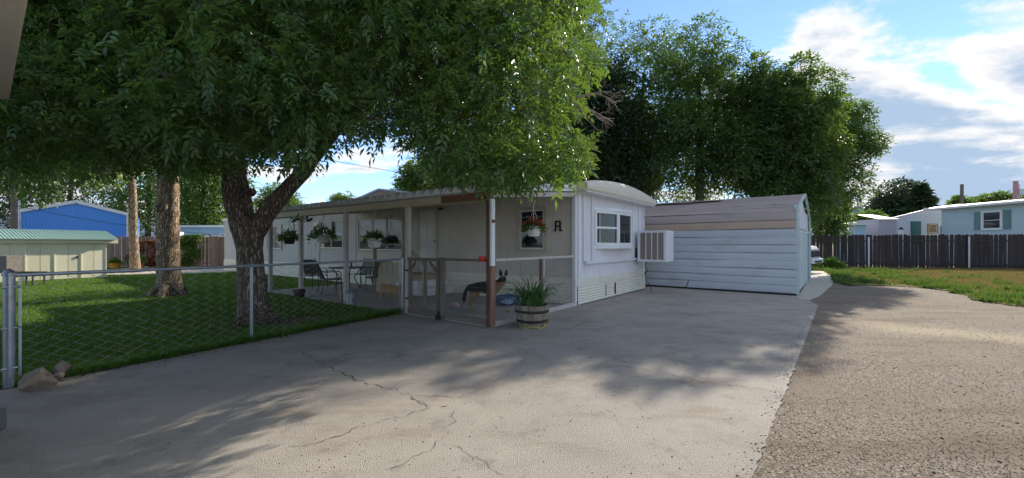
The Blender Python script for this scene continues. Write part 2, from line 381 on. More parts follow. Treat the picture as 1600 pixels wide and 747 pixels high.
# ================================================================== THE GROUND
def sheet(name, poly, z, m, thick=0.0, label=None):
    b = MB()
    if thick > 0: b.prism([(p[0], p[1]) for p in poly], thick, Matrix.Translation((0, 0, z - thick)))
    else: b.add([(p[0], p[1], z) for p in poly], [tuple(range(len(poly)))])
    return structure(b.build(name, m))
N = 48
sheet('ground', [(2600 * cos(2 * pi * i / N), 2600 * sin(2 * pi * i / N)) for i in range(N)], -0.03, M_dirt)

FA = Vector((-5.28, 4.30, 0)); FB = Vector((-2.43, 9.06, 0)); FD = (FB - FA).normalized()   # chain-link fence line
EDGE = random.Random(17)
drive = [FA - FD * 12 + Vector((0.06, 0, 0)), FA + Vector((0.08, 0, 0)), FB + Vector((0.1, 0, 0)), T(-2.3, -3.15), T(-0.6, -3.0), T(-0.6, 0.3), T(0, 0.3), T(-0.1, 6.2),
         T(4.6, 6.2), Vector((8.0, 11.05, 0)), Vector((7.55, 10.1, 0))] + [Vector((6.55 - 5.01 * k / 130 + EDGE.uniform(-.014, .014), 8.85 - 6.22 * k / 130 + EDGE.uniform(-.014, .014), 0)) for k in range(131)] + [Vector((-3.7, -4.0, 0)), Vector((-9, -9, 0))]
sheet('driveway', drive, 0.0, M_concrete, 0.12)
walk = [G(1246, 466), G(1262, 469), G(1280, 463), G(1300, 446), G(1302, 438), G(1302, 428), G(1290, 421), G(1266, 424), G(1262, 440)]
sheet('path', [(p.x, p.y) for p in walk], 0.006, M_path, 0.1)
sheet('patio', [(p.x, p.y) for p in (T(-9.35, -3.22), T(0.02, -3.22), T(0.02, 0.2), T(-9.35, 0.2))], 0.03, M_patio, 0.14)
# lawn behind the chain-link fence, strip of concrete path before the back fence
sheet('lawn', [(-45, 4), (FA.x - 12 * FD.x, FA.y - 12 * FD.y), (FA.x, FA.y), (FB.x, FB.y), (T(-2.4, -3.2).x, T(-2.4, -3.2).y), (T(-2.4, .1).x, T(-2.4, .1).y), (T(-23, .2).x, T(-23, .2).y), (-15, 27.2), (-45, 27.2)], -0.012, M_lawn)
sheet('back_path', [(-24.5, 19.3), (-17.5, 20.6), (-12.8, 23.9), (-12.8, 26.6), (-24, 26.6)], 0.004, M_path, 0.06)
# gravel lot on the right, gently uneven
def gz(x, y): return -0.010 + 0.008 * sin(x * 1.7 + 0.6 * y) * sin(y * 1.3 - 0.4 * x)
rows = []
for j in range(64):
    y = -4 + j * 26.5 / 63; rows.append([(x, y, gz(x, y)) for x in np.linspace(-6, 40, 90)])
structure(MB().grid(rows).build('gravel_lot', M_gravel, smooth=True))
grass_c = [tuple(G(*q).xy) for q in ((1290, 424), (1297, 431), (1302, 440), (1325, 446), (1360, 446), (1420, 448), (1465, 452), (1505, 462), (1535, 471), (1575, 477), (1640, 484))]
grass_c = [p for a_, c_ in zip(grass_c, grass_c[1:]) for p in [(a_[0] + (c_[0] - a_[0]) * k / 4 + .10 * sin(k * 9.1 + a_[0] * 3), a_[1] + (c_[1] - a_[1]) * k / 4 + .12 * sin(k * 5.3 + a_[0] * 7)) for k in range(4)]]
grass_r = grass_c + [(45, 6.5), (45, 34), (16.5, 34), (16.5, 24)]
sheet('dry_lawn', grass_r, 0.012, M_drylawn)

# cracks in the driveway: narrow dirt-filled gaps
def crack(pxs, w, seed):
    rnd = random.Random(seed); pts = [G(*p) for p in pxs]; fine = []
    for a, b in zip(pts, pts[1:]):
        k = max(2, int((b - a).length / 0.035))
        for i in range(k): fine.append(a.lerp(b, i / k))
    fine.append(pts[-1]); L, Rr = [], []
    for i, p in enumerate(fine):
        d = fine[min(i + 1, len(fine) - 1)] - fine[max(i - 1, 0)]; n = Vector((-d.y, d.x, 0)).normalized()
        ww = w * .55 * (0.15 + 1.1 * rnd.random() ** 1.5) * (0.3 if i in (0, len(fine) - 1) else 1); jit = n * (rnd.uniform(-1, 1) * 0.016 + .02 * sin(i * .9 + seed))
        L.append(tuple(p + jit + n * ww + Vector((0, 0, .004)))); Rr.append(tuple(p + jit - n * ww + Vector((0, 0, .004))))
    structure(MB().grid([L, Rr]).build('crack', M_crack))
for i, (pxs, w) in enumerate([
    ([(470, 550), (505, 570), (560, 595), (625, 612), (672, 636)], .012), ([(672, 636), (640, 648), (570, 665), (505, 690), (450, 700)], .008),
    ([(712, 640), (706, 662), (690, 688), (655, 712), (600, 735)], .006), ([(690, 688), (740, 712), (790, 747)], .005),
    ([(672, 636), (640, 622), (665, 618), (712, 622), (760, 605), (800, 585)], .006), ([(960, 570), (1040, 583), (1110, 600), (1225, 612)], .009),
    ([(850, 525), (905, 508), (925, 500)], .010), ([(1010, 462), (1090, 473), (1180, 470), (1250, 468)], .012),
    ([(672, 636), (700, 633)], .01), ([(700, 522), (770, 530), (850, 560)], .005), ([(1000, 528), (1100, 533), (1230, 540)], .005),
    ([(925, 497), (880, 522), (800, 545)], .006)]):
    crack(pxs, w, i)

# loose stones, chips and bark bits on the gravel and the driveway
def scatter_stones(name, n, sampler, smin, smax, m, seed):
    r = np.random.default_rng(seed); pts = sampler(r, n); n = len(pts)
    base = np.array([(1, 0, 0), (0, 1, 0), (-1, 0, 0), (0, -1, 0), (0, 0, .7), (0, 0, -.5)], float)
    tri = np.array([(0, 1, 4), (1, 2, 4), (2, 3, 4), (3, 0, 4), (1, 0, 5), (2, 1, 5), (3, 2, 5), (0, 3, 5)])
    s = smin + (smax - smin) * r.random(n) ** 2.5
    jit = 0.6 + 0.8 * r.random((n, 6, 1)); a = r.random(n) * 6.283
    v = base[None] * jit * s[:, None, None]; v[:, :, 0] *= (0.7 + r.random((n, 1)) * .9)
    x = v[:, :, 0] * np.cos(a)[:, None] - v[:, :, 1] * np.sin(a)[:, None]; y = v[:, :, 0] * np.sin(a)[:, None] + v[:, :, 1] * np.cos(a)[:, None]
    co = np.stack([x + pts[:, 0:1], y + pts[:, 1:2], v[:, :, 2] + pts[:, 2:3] + (s * .25)[:, None]], -1).reshape(-1, 3)
    tr = (tri[None] + (np.arange(n) * 6)[:, None, None]).reshape(-1, 3)
    return npmesh(name, co, tr, m, kind='stuff')
def right_of_drive(x, y): return x > 1.54 + (y - 2.63) * 0.79 + 0.03
def samp_gravel(r, n):
    d = 2.4 + 12 * r.random(n * 3) ** 1.6; u = r.uniform(-0.1, 1.35, n * 3); x = u * d
    ok = right_of_drive(x, d) & (x < 16); x, y = x[ok][:n], d[ok][:n]
    return np.stack([x, y, -0.010 + 0.008 * np.sin(x * 1.7 + .6 * y) * np.sin(y * 1.3 - .4 * x)], -1)
M_stonepale = mat('pale_pebble', (0.46, 0.42, 0.36), 0.9, 0.3, 8)
M_chip = mat('bark_chip', (0.10, 0.07, 0.05), 0.95, 0.4, 8)
scatter_stones('gravel_stones', 32000, samp_gravel, .002, .0065, M_stone, 1)
def samp_spill(r, n):
    y = 2.4 + 7 * r.random(n) ** 1.3; x = 1.54 + (y - 2.63) * .79 + r.normal(0, .07, n); return np.stack([x, y, np.where(x > 1.54 + (y - 2.63) * .79, -.004, .0)], -1)
scatter_stones('gravel_stones', 1100, samp_spill, .002, .009, M_stone, 31)
scatter_stones('gravel_stones', 7000, samp_gravel, .002, .0075, M_stonepale, 2)
scatter_stones('bark_chips', 450, samp_gravel, .003, .012, M_chip, 3)
def samp_drive(r, n):
    d = 2.5 + 8 * r.random(n * 4) ** 1.3; x = r.uniform(-1.2, 0.75, n * 4) * d
    ok = (~right_of_drive(x, d)) & (x > -5.2 + (d - 4.3) * .6 + .1) & (d < 8.2 + 0.3 * np.maximum(0, x)) & (r.random(n * 4) < 0.35 + 0.65 * (np.sin(x * 2.1) * np.sin(d * 1.7 + x) > 0.1))
    x, y = x[ok][:n], d[ok][:n]; return np.stack([x, y, np.zeros(len(x))], -1)
scatter_stones('driveway_grit', 1100, samp_drive, .002, .007, M_chip, 4)
scatter_stones('driveway_grit', 900, samp_drive, .002, .006, M_stone, 5)

# ------------------------------------------------------------------ grass
def grass(name, n, sampler, hmin, hmax, m, seed, w=0.006):
    r = np.random.default_rng(seed); pts = sampler(r, n); n = len(pts)
    h = hmin + (hmax - hmin) * r.random(n); a = r.random(n) * 6.283; lean = r.normal(0, .45, (n, 2)) * h[:, None]
    wv = np.stack([np.cos(a), np.sin(a), np.zeros(n)], -1) * (w * (1 + 0.09 * np.maximum(0, pts[:, 1] - 4)))[:, None]
    tip = pts + np.concatenate([lean, h[:, None]], 1)
    co = np.stack([pts - wv, pts + wv, tip], 1).reshape(-1, 3)
    return npmesh(name, co, np.arange(n * 3).reshape(-1, 3), m, kind='stuff')
def inpoly(x, y, poly):
    c = np.zeros(len(x), bool); k = len(poly)
    for i in range(k):
        (x1, y1), (x2, y2) = poly[i][:2], poly[(i + 1) % k][:2]
        c ^= ((y1 > y) != (y2 > y)) & (x < (x2 - x1) * (y - y1) / (y2 - y1 + 1e-12) + x1)
    return c
t1, t2, t3 = T(-2.45, -3.25), T(-9.3, -3.25), T(-9.3, -.1)
lawnpoly = [(-26, 3.0), (FA.x - 1.5, FA.y - 2.5), (FA.x, FA.y), (FB.x, FB.y), (t1.x, t1.y), (t2.x, t2.y), (t3.x, t3.y), (T(-22, -.1).x, T(-22, -.1).y), (-13, 23.8), (-17.5, 20.4), (-24.5, 19.2)]
def samp_lawn(r, n):
    y = 3.2 + 20 * r.random(n * 4) ** 1.5; x = r.uniform(-1.75, 0.0, n * 4) * y
    bare = np.sin(x * 1.3 + 1.1 * np.sin(y * .8)) * np.sin(y * 1.1 + .7 * np.sin(x * 1.7)) + .5 * np.sin(x * 4.1 + y) * np.sin(y * 3.7 - x)
    near = np.exp(-((x + 4.88) ** 2 + (y - 7.8) ** 2) / .9) + np.exp(-((x + 10.3) ** 2 + (y - 12.2) ** 2) / 1.2)
    ok = inpoly(x, y, lawnpoly) & (r.random(n * 4) < np.clip(1.15 - .75 * (bare > .55) - .85 * near, .06, 1)); x, y = x[ok][:n], y[ok][:n]; return np.stack([x, y, np.full(len(x), -.012)], -1)
grass('lawn_grass', 215000, samp_lawn, .035, .085, M_blade, 6, .0055)
def samp_edge(r, n):
    u = r.random(n); p = np.array(FA)[None] * (1 - u)[:, None] + np.array(FB)[None] * u[:, None]; p[:, 0] -= np.abs(r.normal(0, .07, n)) - .04; p[:, 2] = -.01; return p
def samp_leafl(r, n):
    y = 3.6 + 12 * r.random(n * 4) ** 1.3; x = r.uniform(-1.3, -.15, n * 4) * y; ok = inpoly(x, y, lawnpoly); return np.stack([x[ok][:n], y[ok][:n], np.full(ok.sum(), .02)[:n]], -1)
scatter_stones('fallen_leaves', 900, samp_leafl, .012, .03, mat('fallen_leaf', (.30, .22, .09), .8, .3, 5), 33)
grass('dry_lawn_blades', 14000, samp_lawn, .03, .09, M_bladedry, 35, .005)
grass('fence_edge_grass', 5000, samp_edge, .05, .17, M_blade, 7, .005)
def clumpy(x, y, f=1.0):
    return (np.sin(x * 2.1 * f + 1.7 * np.sin(y * 1.3 * f)) * np.sin(y * 2.6 * f + 1.1 * np.sin(x * 1.9 * f)) + .6 * np.sin(x * 5.3 * f + y * 1.7) * np.sin(y * 6.1 * f - x * 2.2))
front = np.array(grass_c)
def samp_right(r, n):
    y = 8.5 + 17.0 * r.random(n * 4); x = r.uniform(.55, 1.35, n * 4) * y
    ok = inpoly(x, y, grass_r); x, y = x[ok], y[ok]
    d = np.sqrt(((x[:, None] - front[None, :, 0]) ** 2 + (y[:, None] - front[None, :, 1]) ** 2).min(1))
    return x, y, clumpy(x, y), d
def pack(x, y, ok, n): return np.stack([x[ok][:n], y[ok][:n], np.full(ok.sum(), .012)[:n]], -1)
def samp_weeds(r, n):
    x, y, nz, d = samp_right(r, n); ok = (nz > .15 + d * .16) & (d < 5.5); return pack(x, y, ok, n)
def samp_tufts(r, n):
    x, y, nz, d = samp_right(r, n); nz = clumpy(x + 3, y, 1.7); ok = (nz > .55 + d * .06); return pack(x, y, ok, n)
def samp_dry(r, n):
    x, y, nz, d = samp_right(r, n); ok = r.random(len(x)) < np.clip(d / 2.5, 0.1, 1); return pack(x, y, ok, n)
def samp_mixed(r, n):
    x, y, nz, d = samp_right(r, n); ok = r.random(len(x)) < np.clip(1.1 - d * .22, .12, 1) * (.35 + .65 * (nz > -.2)); return pack(x, y, ok, n)
grass('weeds', 26000, samp_weeds, .06, .24, M_weed, 8, .010)
grass('weeds', 12000, samp_tufts, .05, .16, M_weed, 18, .009)
grass('dry_grass', 46000, samp_dry, .03, .09, M_bladedry, 9, .007)
grass('green_grass', 11000, samp_mixed, .03, .11, M_weed, 10, .007)
# fallen leaf litter along the fence and drive
def samp_litter(r, n):
    u = r.random(n); p = np.array(FA)[None] * (1 - u)[:, None] + np.array(FB)[None] * u[:, None]; p[:, 0] += np.abs(r.normal(0, .12, n)); p[:, 2] = .003; return p
scatter_stones('leaf_litter', 900, samp_litter, .004, .014, M_chip, 12)

# ================================================================== MOBILE HOME
home = thing('mobile_home', 'long taupe mobile home with white bay window end and cream skirting beside the driveway', 'mobile home', TC, TRZ)
HL, HW, HE = 22.6, 4.82, 2.84
MB().box((-HL / 2, HW / 2 + .02, (HE + .05) / 2 + .05), (HL - .06, HW - .08, HE - .1)).build('core', M_siding, home)
def rib_wall(x0, x1, z0, z1, step=0.102, d=0.012, groove=0.022):
    """vertical-rib siding facing -y"""
    pr = []; x = x0
    while x < x1 - 1e-6:
        e = min(x + step, x1)
        pr += [(x, 0), (max(x, e - groove), 0), (max(x, e - groove * .7), d), (max(x, e - groove * .3), d)]; x = e
    pr.append((x1, 0))
    return MB().grid([[(a, b, z0) for a, b in pr], [(a, b, z1) for a, b in pr]])
# the long wall changes sheet at the seams seen in the photograph
rib_wall(-9.35, 0, .66, HE).build('side_wall', M_siding, home)
M_siding2 = mat('pale_grey_siding', (0.62, 0.59, 0.565), 0.55, 0.05, 1.2, stain=(0.52, .49, .46), stain_amt=.3)
rib_wall(-HL, -9.35, .66, HE, 0.30, 0.010, .02).build('side_wall', M_siding2, home)
for x in (-9.35, -13.5): MB().box((x, -.008, 1.75), (.04, .02, 2.18)).build('seam_strip', M_siding2, home)
MEND = Matrix.Rotation(pi / 2, 4, 'Z')         # maps a wall facing -y onto the end facing +x
b = rib_wall(0, HW, .66, HE, .075, .010, .016); b2 = MB().add(b.v, b.f, MEND); b2.build('end_wall', M_endsid, home)
MB().box((-HL + .0, HW / 2, 1.75), (.04, HW, 2.2)).build('rear_wall', M_siding, home)
# skirting: plain band above, ridged metal below
def ridged(L, z0, z1, step=.066, d=.016):
    zs = np.arange(z0, z1 + 1e-6, step / 8); return MB().grid([[(x, -.035 - d * (0.5 - 0.5 * cos(2 * pi * (z - z0) / step)) , z) for x in (-L, 0)] for z in zs])
ridged(HL, .02, .47).build('skirting', M_cream, home, smooth=True)
MB().box((-HL / 2, -.01, .565), (HL, .05, .20)).build('skirt_band', M_cream, home, bevel=.004)
b = ridged(HW - .02, .02, .47); MB().add([(p[0] + HW, p[1], p[2]) for p in b.v], b.f, MEND).build('skirting', M_cream, home, smooth=True)
MB().box((.015, HW / 2 + .0, .565), (.05, HW - .01, .20)).build('skirt_band', M_cream, home, bevel=.004)
for y in (1.62, 2.25): MB().box((.062, y, .25), (.03, .03, .32)).build('skirt_joint', M_black if y > 2 else M_trim, home)
# roof: shallow bow with a rounded cream cap over the end wall
def ztop(y): return 3.0 + .2 * (1 - ((y - 2.4) / 2.5) ** 2)
ys = np.linspace(-.12, HW + .08, 26)
rows = [[(x, y, ztop(y) - (.0 if x > 0 else .0)) for y in ys] for x in (-HL - .1, .30)]
MB().grid(rows).build('roof', M_roofmetal, home, smooth=True)
b = MB(); prof = [(.10, 0.0), (.33, .01), (.37, .05), (.385, .12), (.37, .19), (.30, .245)]
rows = []
for y in np.linspace(-.16, HW + .12, 28):
    h = ztop(y) + .012 - 2.78; rows.append([(px_, y, 2.78 + q / .245 * h) for px_, q in prof])
b.grid(rows)
for y in (-.16, HW + .12):
    h = ztop(y) + .012 - 2.78; k = len(b.v); b.v += [(px_, y, 2.78 + q / .245 * h) for px_, q in prof] + [(-.5, y, 2.78), (-.5, y, ztop(y) + .012)]
    b.f.append((k + 6, k, k + 1, k + 2, k + 3, k + 4, k + 5, k + 7))
b.v += []; b.build('roof_cap', M_fascia, home)
MB().box((.12, HW / 2, 2.775), (.44, HW + .2, .02)).build('soffit', M_white, home)
MB().box((-HL / 2 - .25, -.06, 2.90), (HL - .5, .12, .17)).build('eave_strip', M_white, home, bevel=.01)
# end wall trim
for (y, w, z0, z1) in ((.10, .09, .66, 2.78), (.36, .05, 1.08, 2.78), (.86, .10, 1.08, 2.78), (3.78, .16, 1.08, 2.78), (4.32, .10, .66, 2.78), (4.70, .14, .66, 2.78)):
    MB().box((.022, y, (z0 + z1) / 2), (.045, w, z1 - z0)).build('wall_strip', M_endsid, home, bevel=.005)
MB().box((.05, 2.15, 1.04), (.10, 3.55, .07)).build('ledge', M_endsid, home, bevel=.006)
MB().box((-.01, -.02, 1.72), (.07, .06, 2.14)).build('corner_post', M_endsid, home, bevel=.008)

# windows -------------------------------------------------------------
def window(parent, M, x, z, w, h, layout, fm, fw=.055, depth=.05, curtain=0.0, gm=None):
    """M maps (right, -outward, up); layout: list of (x0,x1,split) fractions; frame, then panes and bars as sub-parts"""
    gm = gm or M_glass
    b = MB()
    for (cx, cz, sx, sz) in ((x + w / 2, z - fw / 2, w + 2 * fw, fw), (x + w / 2, z + h + fw / 2, w + 2 * fw, fw), (x - fw / 2, z + h / 2, fw, h), (x + w + fw / 2, z + h / 2, fw, h)):
        b.box((cx, -depth / 2 + .0, cz), (sx, depth, sz))
    fr = MB().add(b.v, b.f, M).build('window', fm, parent, bevel=.004)
    for (a0, a1, sp) in layout:
        xa, xb = x + w * a0, x + w * a1
        if a0 > 0.001: q = MB().box((xa, -depth * .42, z + h / 2), (.05, depth * .8, h)); MB().add(q.v, q.f, M).build('mullion', fm, fr)
        q = MB()
        for (cx, cz, sx, sz) in ((( xa + xb) / 2, z + .018, xb - xa, .034), ((xa + xb) / 2, z + h - .018, xb - xa, .034), (xa + .028, z + h / 2, .03, h - .07), (xb - .028, z + h / 2, .03, h - .07)):
            q.box((cx, -depth * .33, cz), (sx - .002, depth * .5, sz))
        if sp: q.box(((xa + xb) / 2, -depth * .36, z + h * sp), (xb - xa - .09, depth * .55, .042))
        MB().add(q.v, q.f, M).build('sash', M_vinyl, fr)
        for (za, zb) in (((z, z + h * sp), (z + h * sp, z + h)) if sp else ((z, z + h),)):
            q = MB().box(((xa + xb) / 2, -.012, (za + zb) / 2), (xb - xa - .07, .008, zb - za - .05)); MB().add(q.v, q.f, M).build('pane', gm, fr)
    return fr
I4 = Matrix.Identity(4)
M_glassb = mat_glass('bright_window_glass', (0.10, 0.10, 0.12), .05)
window(home, I4, -1.66, 1.38, .76, 1.02, [(0, 1, .5)], M_trim, .07)
window(home, I4, -9.15, 1.30, 2.55, 1.10, [(0, .34, 0), (.34, .67, .0), (.67, 1, 0)], M_trim, .06, gm=M_glassb)
window(home, I4, -11.95, 1.35, 1.70, 1.12, [(0, .5, .5), (.5, 1, .5)], M_trim, .06)
window(home, I4, -16.9, 1.30, 1.40, 1.08, [(0, .5, .5), (.5, 1, 0)], M_trim, .06, gm=M_glassb)
window(home, I4, -14.25, 2.02, .40, .46, [(0, 1, 0)], M_trim, .05)
# bow window on the end wall: three facets standing off the wall
bay = MB()
facets = [((.0, 1.03), (.24, 2.02)), ((.24, 2.02), (.24, 3.02)), ((.24, 3.02), (.0, 3.62))]
def slab(z0, z1, grow=0.0):
    poly = [(0.0, 1.03 - grow), (.24 + grow, 2.02 - grow * .3), (.24 + grow, 3.02 + grow * .3), (0.0, 3.62 + grow)]
    return MB().prism(poly, z1 - z0, Matrix.Translation((0, 0, z0)))
s = slab(1.38, 1.47, .06); win = s.build('bay_window', M_vinyl, home, bevel=.006)
slab(2.41, 2.50, .05).build('head', M_vinyl, win, bevel=.006)
for i, ((x0, y0), (x1, y1)) in enumerate(facets):
    L = math.hypot(x1 - x0, y1 - y0); a = math.atan2(y1 - y0, x1 - x0); M = Matrix.Translation((x0, y0, 0)) @ Matrix.Rotation(a, 4, 'Z')
    q = MB(); fw = .075
    for (cx, cz, sx, sz) in ((L / 2, 1.47 + fw / 2, L, fw), (L / 2, 2.41 - fw / 2, L, fw), (fw / 2, 1.94, fw, .94 - 2 * fw), (L - fw / 2, 1.94, fw, .94 - 2 * fw)): q.box((cx, 0, cz), (sx - .004, .06, sz))
    if i != 1: q.box((L / 2, -.005, 1.95), (L - 2 * fw - .004, .05, .06))
    MB().add(q.v, q.f, M).build('sash', M_vinyl, win, bevel=.004)
    q = MB().box((L / 2, .012, 1.94), (L - 2 * fw + .01, .01, .80)); MB().add(q.v, q.f, M).build('pane', M_glass, win)
q = MB().box((.05, 2.3, 1.94), (.01, 2.2, .85)); q.build('curtain', M_curtain, win)
# entrance door, house letter, wall lamp, utility boxes
door = MB().box((-5.30, -.02, 1.62), (.78, .05, 1.98)).build('door', M_white, home, bevel=.004)
for (cx, cz, w, h) in ((-5.47, 2.38, .24, .30), (-5.13, 2.38, .24, .30), (-5.47, 1.88, .24, .55), (-5.13, 1.88, .24, .55), (-5.47, 1.13, .24, .62), (-5.13, 1.13, .24, .62)):
    MB().box((cx, -.05, cz), (w, .022, h)).build('door_panel', M_white, door, bevel=.014)
MB().lathe([(.0, 0), (.03, .0), (.03, .03), (.018, .05)], 12, M=Matrix.Translation((-4.97, -.045, 1.60)) @ Matrix.Rotation(pi / 2, 4, 'X')).build('door_knob', M_galv, door, smooth=True)
q = MB()
for (cx, cz, sx, sz) in ((-5.72, 1.64, .06, 2.08), (-4.88, 1.64, .06, 2.08), (-5.30, 2.65, .90, .06)): q.box((cx, -.03, cz), (sx, .07, sz))
q.build('door_frame', M_trim, home, bevel=.004)
q = MB()   # block letter A
for (cx, cz, sx, sz) in ((-.565, 1.955, .04, .25), (-.435, 1.955, .04, .25), (-.50, 2.075, .15, .04), (-.50, 1.96, .10, .035)): q.box((cx, -.022, cz), (sx, .022, sz))
q.box((-.60, -.022, 1.845), (.05, .02, .025)); q.box((-.40, -.022, 1.845), (.05, .02, .025))
q.build('house_letter', M_black, home)
lamp = MB().tube([(-4.62, -.01, 2.62), (-4.62, -.12, 2.62), (-4.62, -.17, 2.58)], [.035, .03, .055], 10).build('wall_lamp', M_black, home)
MB().box((-12.2, -.05, 2.36), (.40, .1, .14)).build('meter_box', M_cream, home, bevel=.006)
MB().tube([(-12.05, -.03, 2.3), (-12.05, -.03, .5)], .022, 8).build('conduit', M_siding, home)
MB().lathe([(.05, 0), (.05, .1), (.1, .11), (.1, .15), (.02, .2)], 12, (-13.4, -.1, .72)).build('pipe_vent', M_white, home)
for (x, y) in ((-7.5, 2.3), (-15, 2.6)): MB().lathe([(.06, 0), (.06, .3), (.1, .31), (.1, .36), (.0, .42)], 12, (x, y, ztop(y) - .03)).build('roof_vent', M_galv, home)

# evaporative cooler hung on the end wall
cool = thing('evaporative_cooler', 'beige boxy evaporative cooler hung on the white end wall beside the bay window', 'air cooler', T(.14, 3.86, .96), TRZ)
MB().box((.44, .40, .485), (.88, .76, .97)).build('cabinet', M_endsid, cool, bevel=.012)
M_pad = mat('cooler_pad', (0.33, 0.265, 0.23), .9, .2, 40, .6, 60)
b = MB()
for (cx, cz, sx, sz) in ((.44, .035, .90, .07), (.44, .935, .90, .07), (.04, .485, .08, .83), (.84, .485, .08, .83)): b.box((cx, -.002, cz), (sx, .05, sz))
fr = b.build('front_frame', M_endsid, cool, bevel=.006)
for i in range(4):
    xa = .08 + i * .18; MB().box((xa + .09, .012, .485), (.18, .02, .83)).build('cooler_pad', M_pad, cool)
    if i: MB().box((xa, -.012, .485), (.022, .03, .83)).build('bar', M_endsid, cool)
for k in range(14): MB().box((.44, -.003, .12 + k * .056), (.74, .008, .003), rx=.5).build('louvre', M_pad, fr)
MB().tube([(.2, .3, 0), (.17, .22, -.12), (.24, .24, -.3), (.12, .24, -.42), (.2, .2, -.3), (.16, .24, -.55), (.36, .3, -.93)], .010, 6).build('power_cord', M_black, cool)
MB().tube([(.02, .8, 1.0), (-.1, .82, 1.52)], .006, 5).tube([(.84, .74, .97), (-.1, .8, 1.62)], .006, 5).build('hanger_wire', M_wire, cool)
for z in (.22,): MB().box((-.06, .4, z), (.12, .5, .4)).build('bracket', M_black, cool)

# ================================================================== PORCH AWNING
PO = -3.2
awn = thing('porch_awning', 'white corrugated metal porch awning on square wooden posts along the taupe mobile home', 'awning', TC, TRZ)
AX0 = -9.25; pitch = .27
xs = np.arange(AX0, .12, pitch / 10)
def awz(y): return 2.83 + (2.535 - 2.83) * (y / (PO - .18))
rows = [[(x, y, awz(y) + .058 * sin(2 * pi * x / pitch)) for x in xs] for y in (0.02, PO - .18)]
o = MB().grid(rows).build('roof_sheet', M_roofmetal, awn, smooth=True); sdm = o.modifiers.new('solid', 'SOLIDIFY'); sdm.thickness = .012
MB().bar((AX0, PO, 2.385), (-1.30, PO, 2.385), .045, .15).build('front_beam', M_lightwood, awn, bevel=.004)
MB().bar((AX0, PO + .09, 2.36), (-.02, PO + .09, 2.36), .04, .13).build('inner_beam', M_lightwood, awn, bevel=.004)
MB().bar((-1.30, PO - .01, 2.395), (.02, PO - .01, 2.395), .04, .135).build('bare_board', M_rawboard, awn, label='bare reddish brown end of the front beam')
M_bluewhite = M_vinyl
MB().bar((.07, PO - .14, 2.545), (.07, -.02, 2.862), .035, .15).build('end_fascia', M_bluewhite, awn, bevel=.005)
MB().bar((.02, PO - .05, 2.40), (.02, -.05, 2.71), .04, .10).build('end_rafter', M_postpaint, awn, bevel=.004)
for x in (-2.35, -4.75, -7.05, -9.1): MB().bar((x, PO, 2.42), (x, -.05, 2.72), .04, .10).build('rafter', M_lightwood, awn)
for i, x in enumerate((-2.35, -4.75, -7.05, -9.0)):
    MB().box((x, PO, 1.17), (.10, .10, 2.28)).build('post', M_postpaint, awn, bevel=.006)
MB().box((-.01, -.06, 1.40), (.10, .09, 2.74)).build('wall_post', M_vinyl, awn, bevel=.006)
# corner post: bare brown board, with a white-painted board on its right face
cp = MB().box((-.055, PO - .02, 1.16), (.05, .12, 2.30)).build('corner_post', M_brown, awn, bevel=.005, label='weathered bare brown corner post')
MB().box((.005, PO, 1.72), (.055, .10, 1.22)).build('painted_board', M_vinyl, awn, bevel=.005)
MB().box((.005, PO, .56), (.055, .10, 1.08)).build('bare_post_board', mat_wood('worn_red_board', (.40, .23, .17), (.20, .10, .07)), awn, bevel=.005)
MB().box((.036, PO, 1.92), (.006, .105, .06)).build('rust_patch', M_rawboard, awn)
# vine tuft near the far post
# ================================================================== WIRE FENCE OF THE PORCH
def wire_panel(p0, p1, z0, z1, sx, sz, r=.0028):
    """welded wire between two points"""
    p0 = Vector(p0); p1 = Vector(p1); L = (p1 - p0).length; d = (p1 - p0).normalized(); b = MB()
    k = max(1, round(L / sx))
    for i in range(k + 1):
        q = p0 + d * (L * i / k); b.tube([q + Vector((0, 0, z0)), q + Vector((0, 0, z1))], r, 3, caps=False)
    k = max(1, round((z1 - z0) / sz))
    for i in range(k + 1):
        zz = z0 + (z1 - z0) * i / k; b.tube([p0 + Vector((0, 0, zz)), p1 + Vector((0, 0, zz))], r, 3, caps=False)
    return b
pf = thing('porch_fence', 'welded wire porch fence under weathered rails on both sides of the brown corner post', 'fence', TC, TRZ)
MB().bar((-1.22, PO, 1.205), (-.08, PO, 1.205), .045, .045).build('front_rail', M_oldwoodx, pf, bevel=.004)
MB().bar((-1.22, PO - .01, .075), (-.08, PO - .01, .075), .05, .10).build('front_sill', M_oldwoodx, pf, bevel=.004)
wire_panel((-1.2, PO, 0), (-.08, PO, 0), .12, 1.18, .05, .10, .0015).build('front_wire', M_wire, pf)
MB().bar((.0, PO + .06, 1.215), (.0, -.1, 1.215), .09, .05).build('side_rail', M_postpaint, pf, bevel=.005)
MB().bar((.01, PO + .06, .06), (.01, -.02, .06), .06, .09).build('side_sill', M_postpaint, pf, bevel=.004)
MB().box((-.01, -1.50, .655), (.09, .045, 1.08)).build('side_post', M_postpaint, pf, bevel=.004)
MB().box((-.02, -1.55, .655), (.05, .05, 1.08)).build('side_post', M_brown, pf, bevel=.004, label='bare brown strip of the middle fence post')
wire_panel((.02, PO + .08, 0), (.02, -.1, 0), .12, 1.19, .10, .10, .0022).build('side_wire', M_wire, pf)
gate = thing('porch_gate', 'weathered grey wooden gate with wire mesh and a small caster wheel at the porch', 'gate', T(-2.28, PO - .03), TRZ)
for x, w in ((.05, .08), (.52, .07), (.90, .09)): MB().box((x, 0, .63), (w, .045, 1.14)).build('stile', M_oldwood, gate, bevel=.004)
MB().box((1.03, 0, .63), (.09, .09, 1.22)).build('latch_post', M_oldwood, gate, bevel=.005)
MB().bar((0, -.03, 1.19), (.96, -.03, 1.19), .03, .07).build('top_rail', M_oldwoodx, gate, bevel=.004)
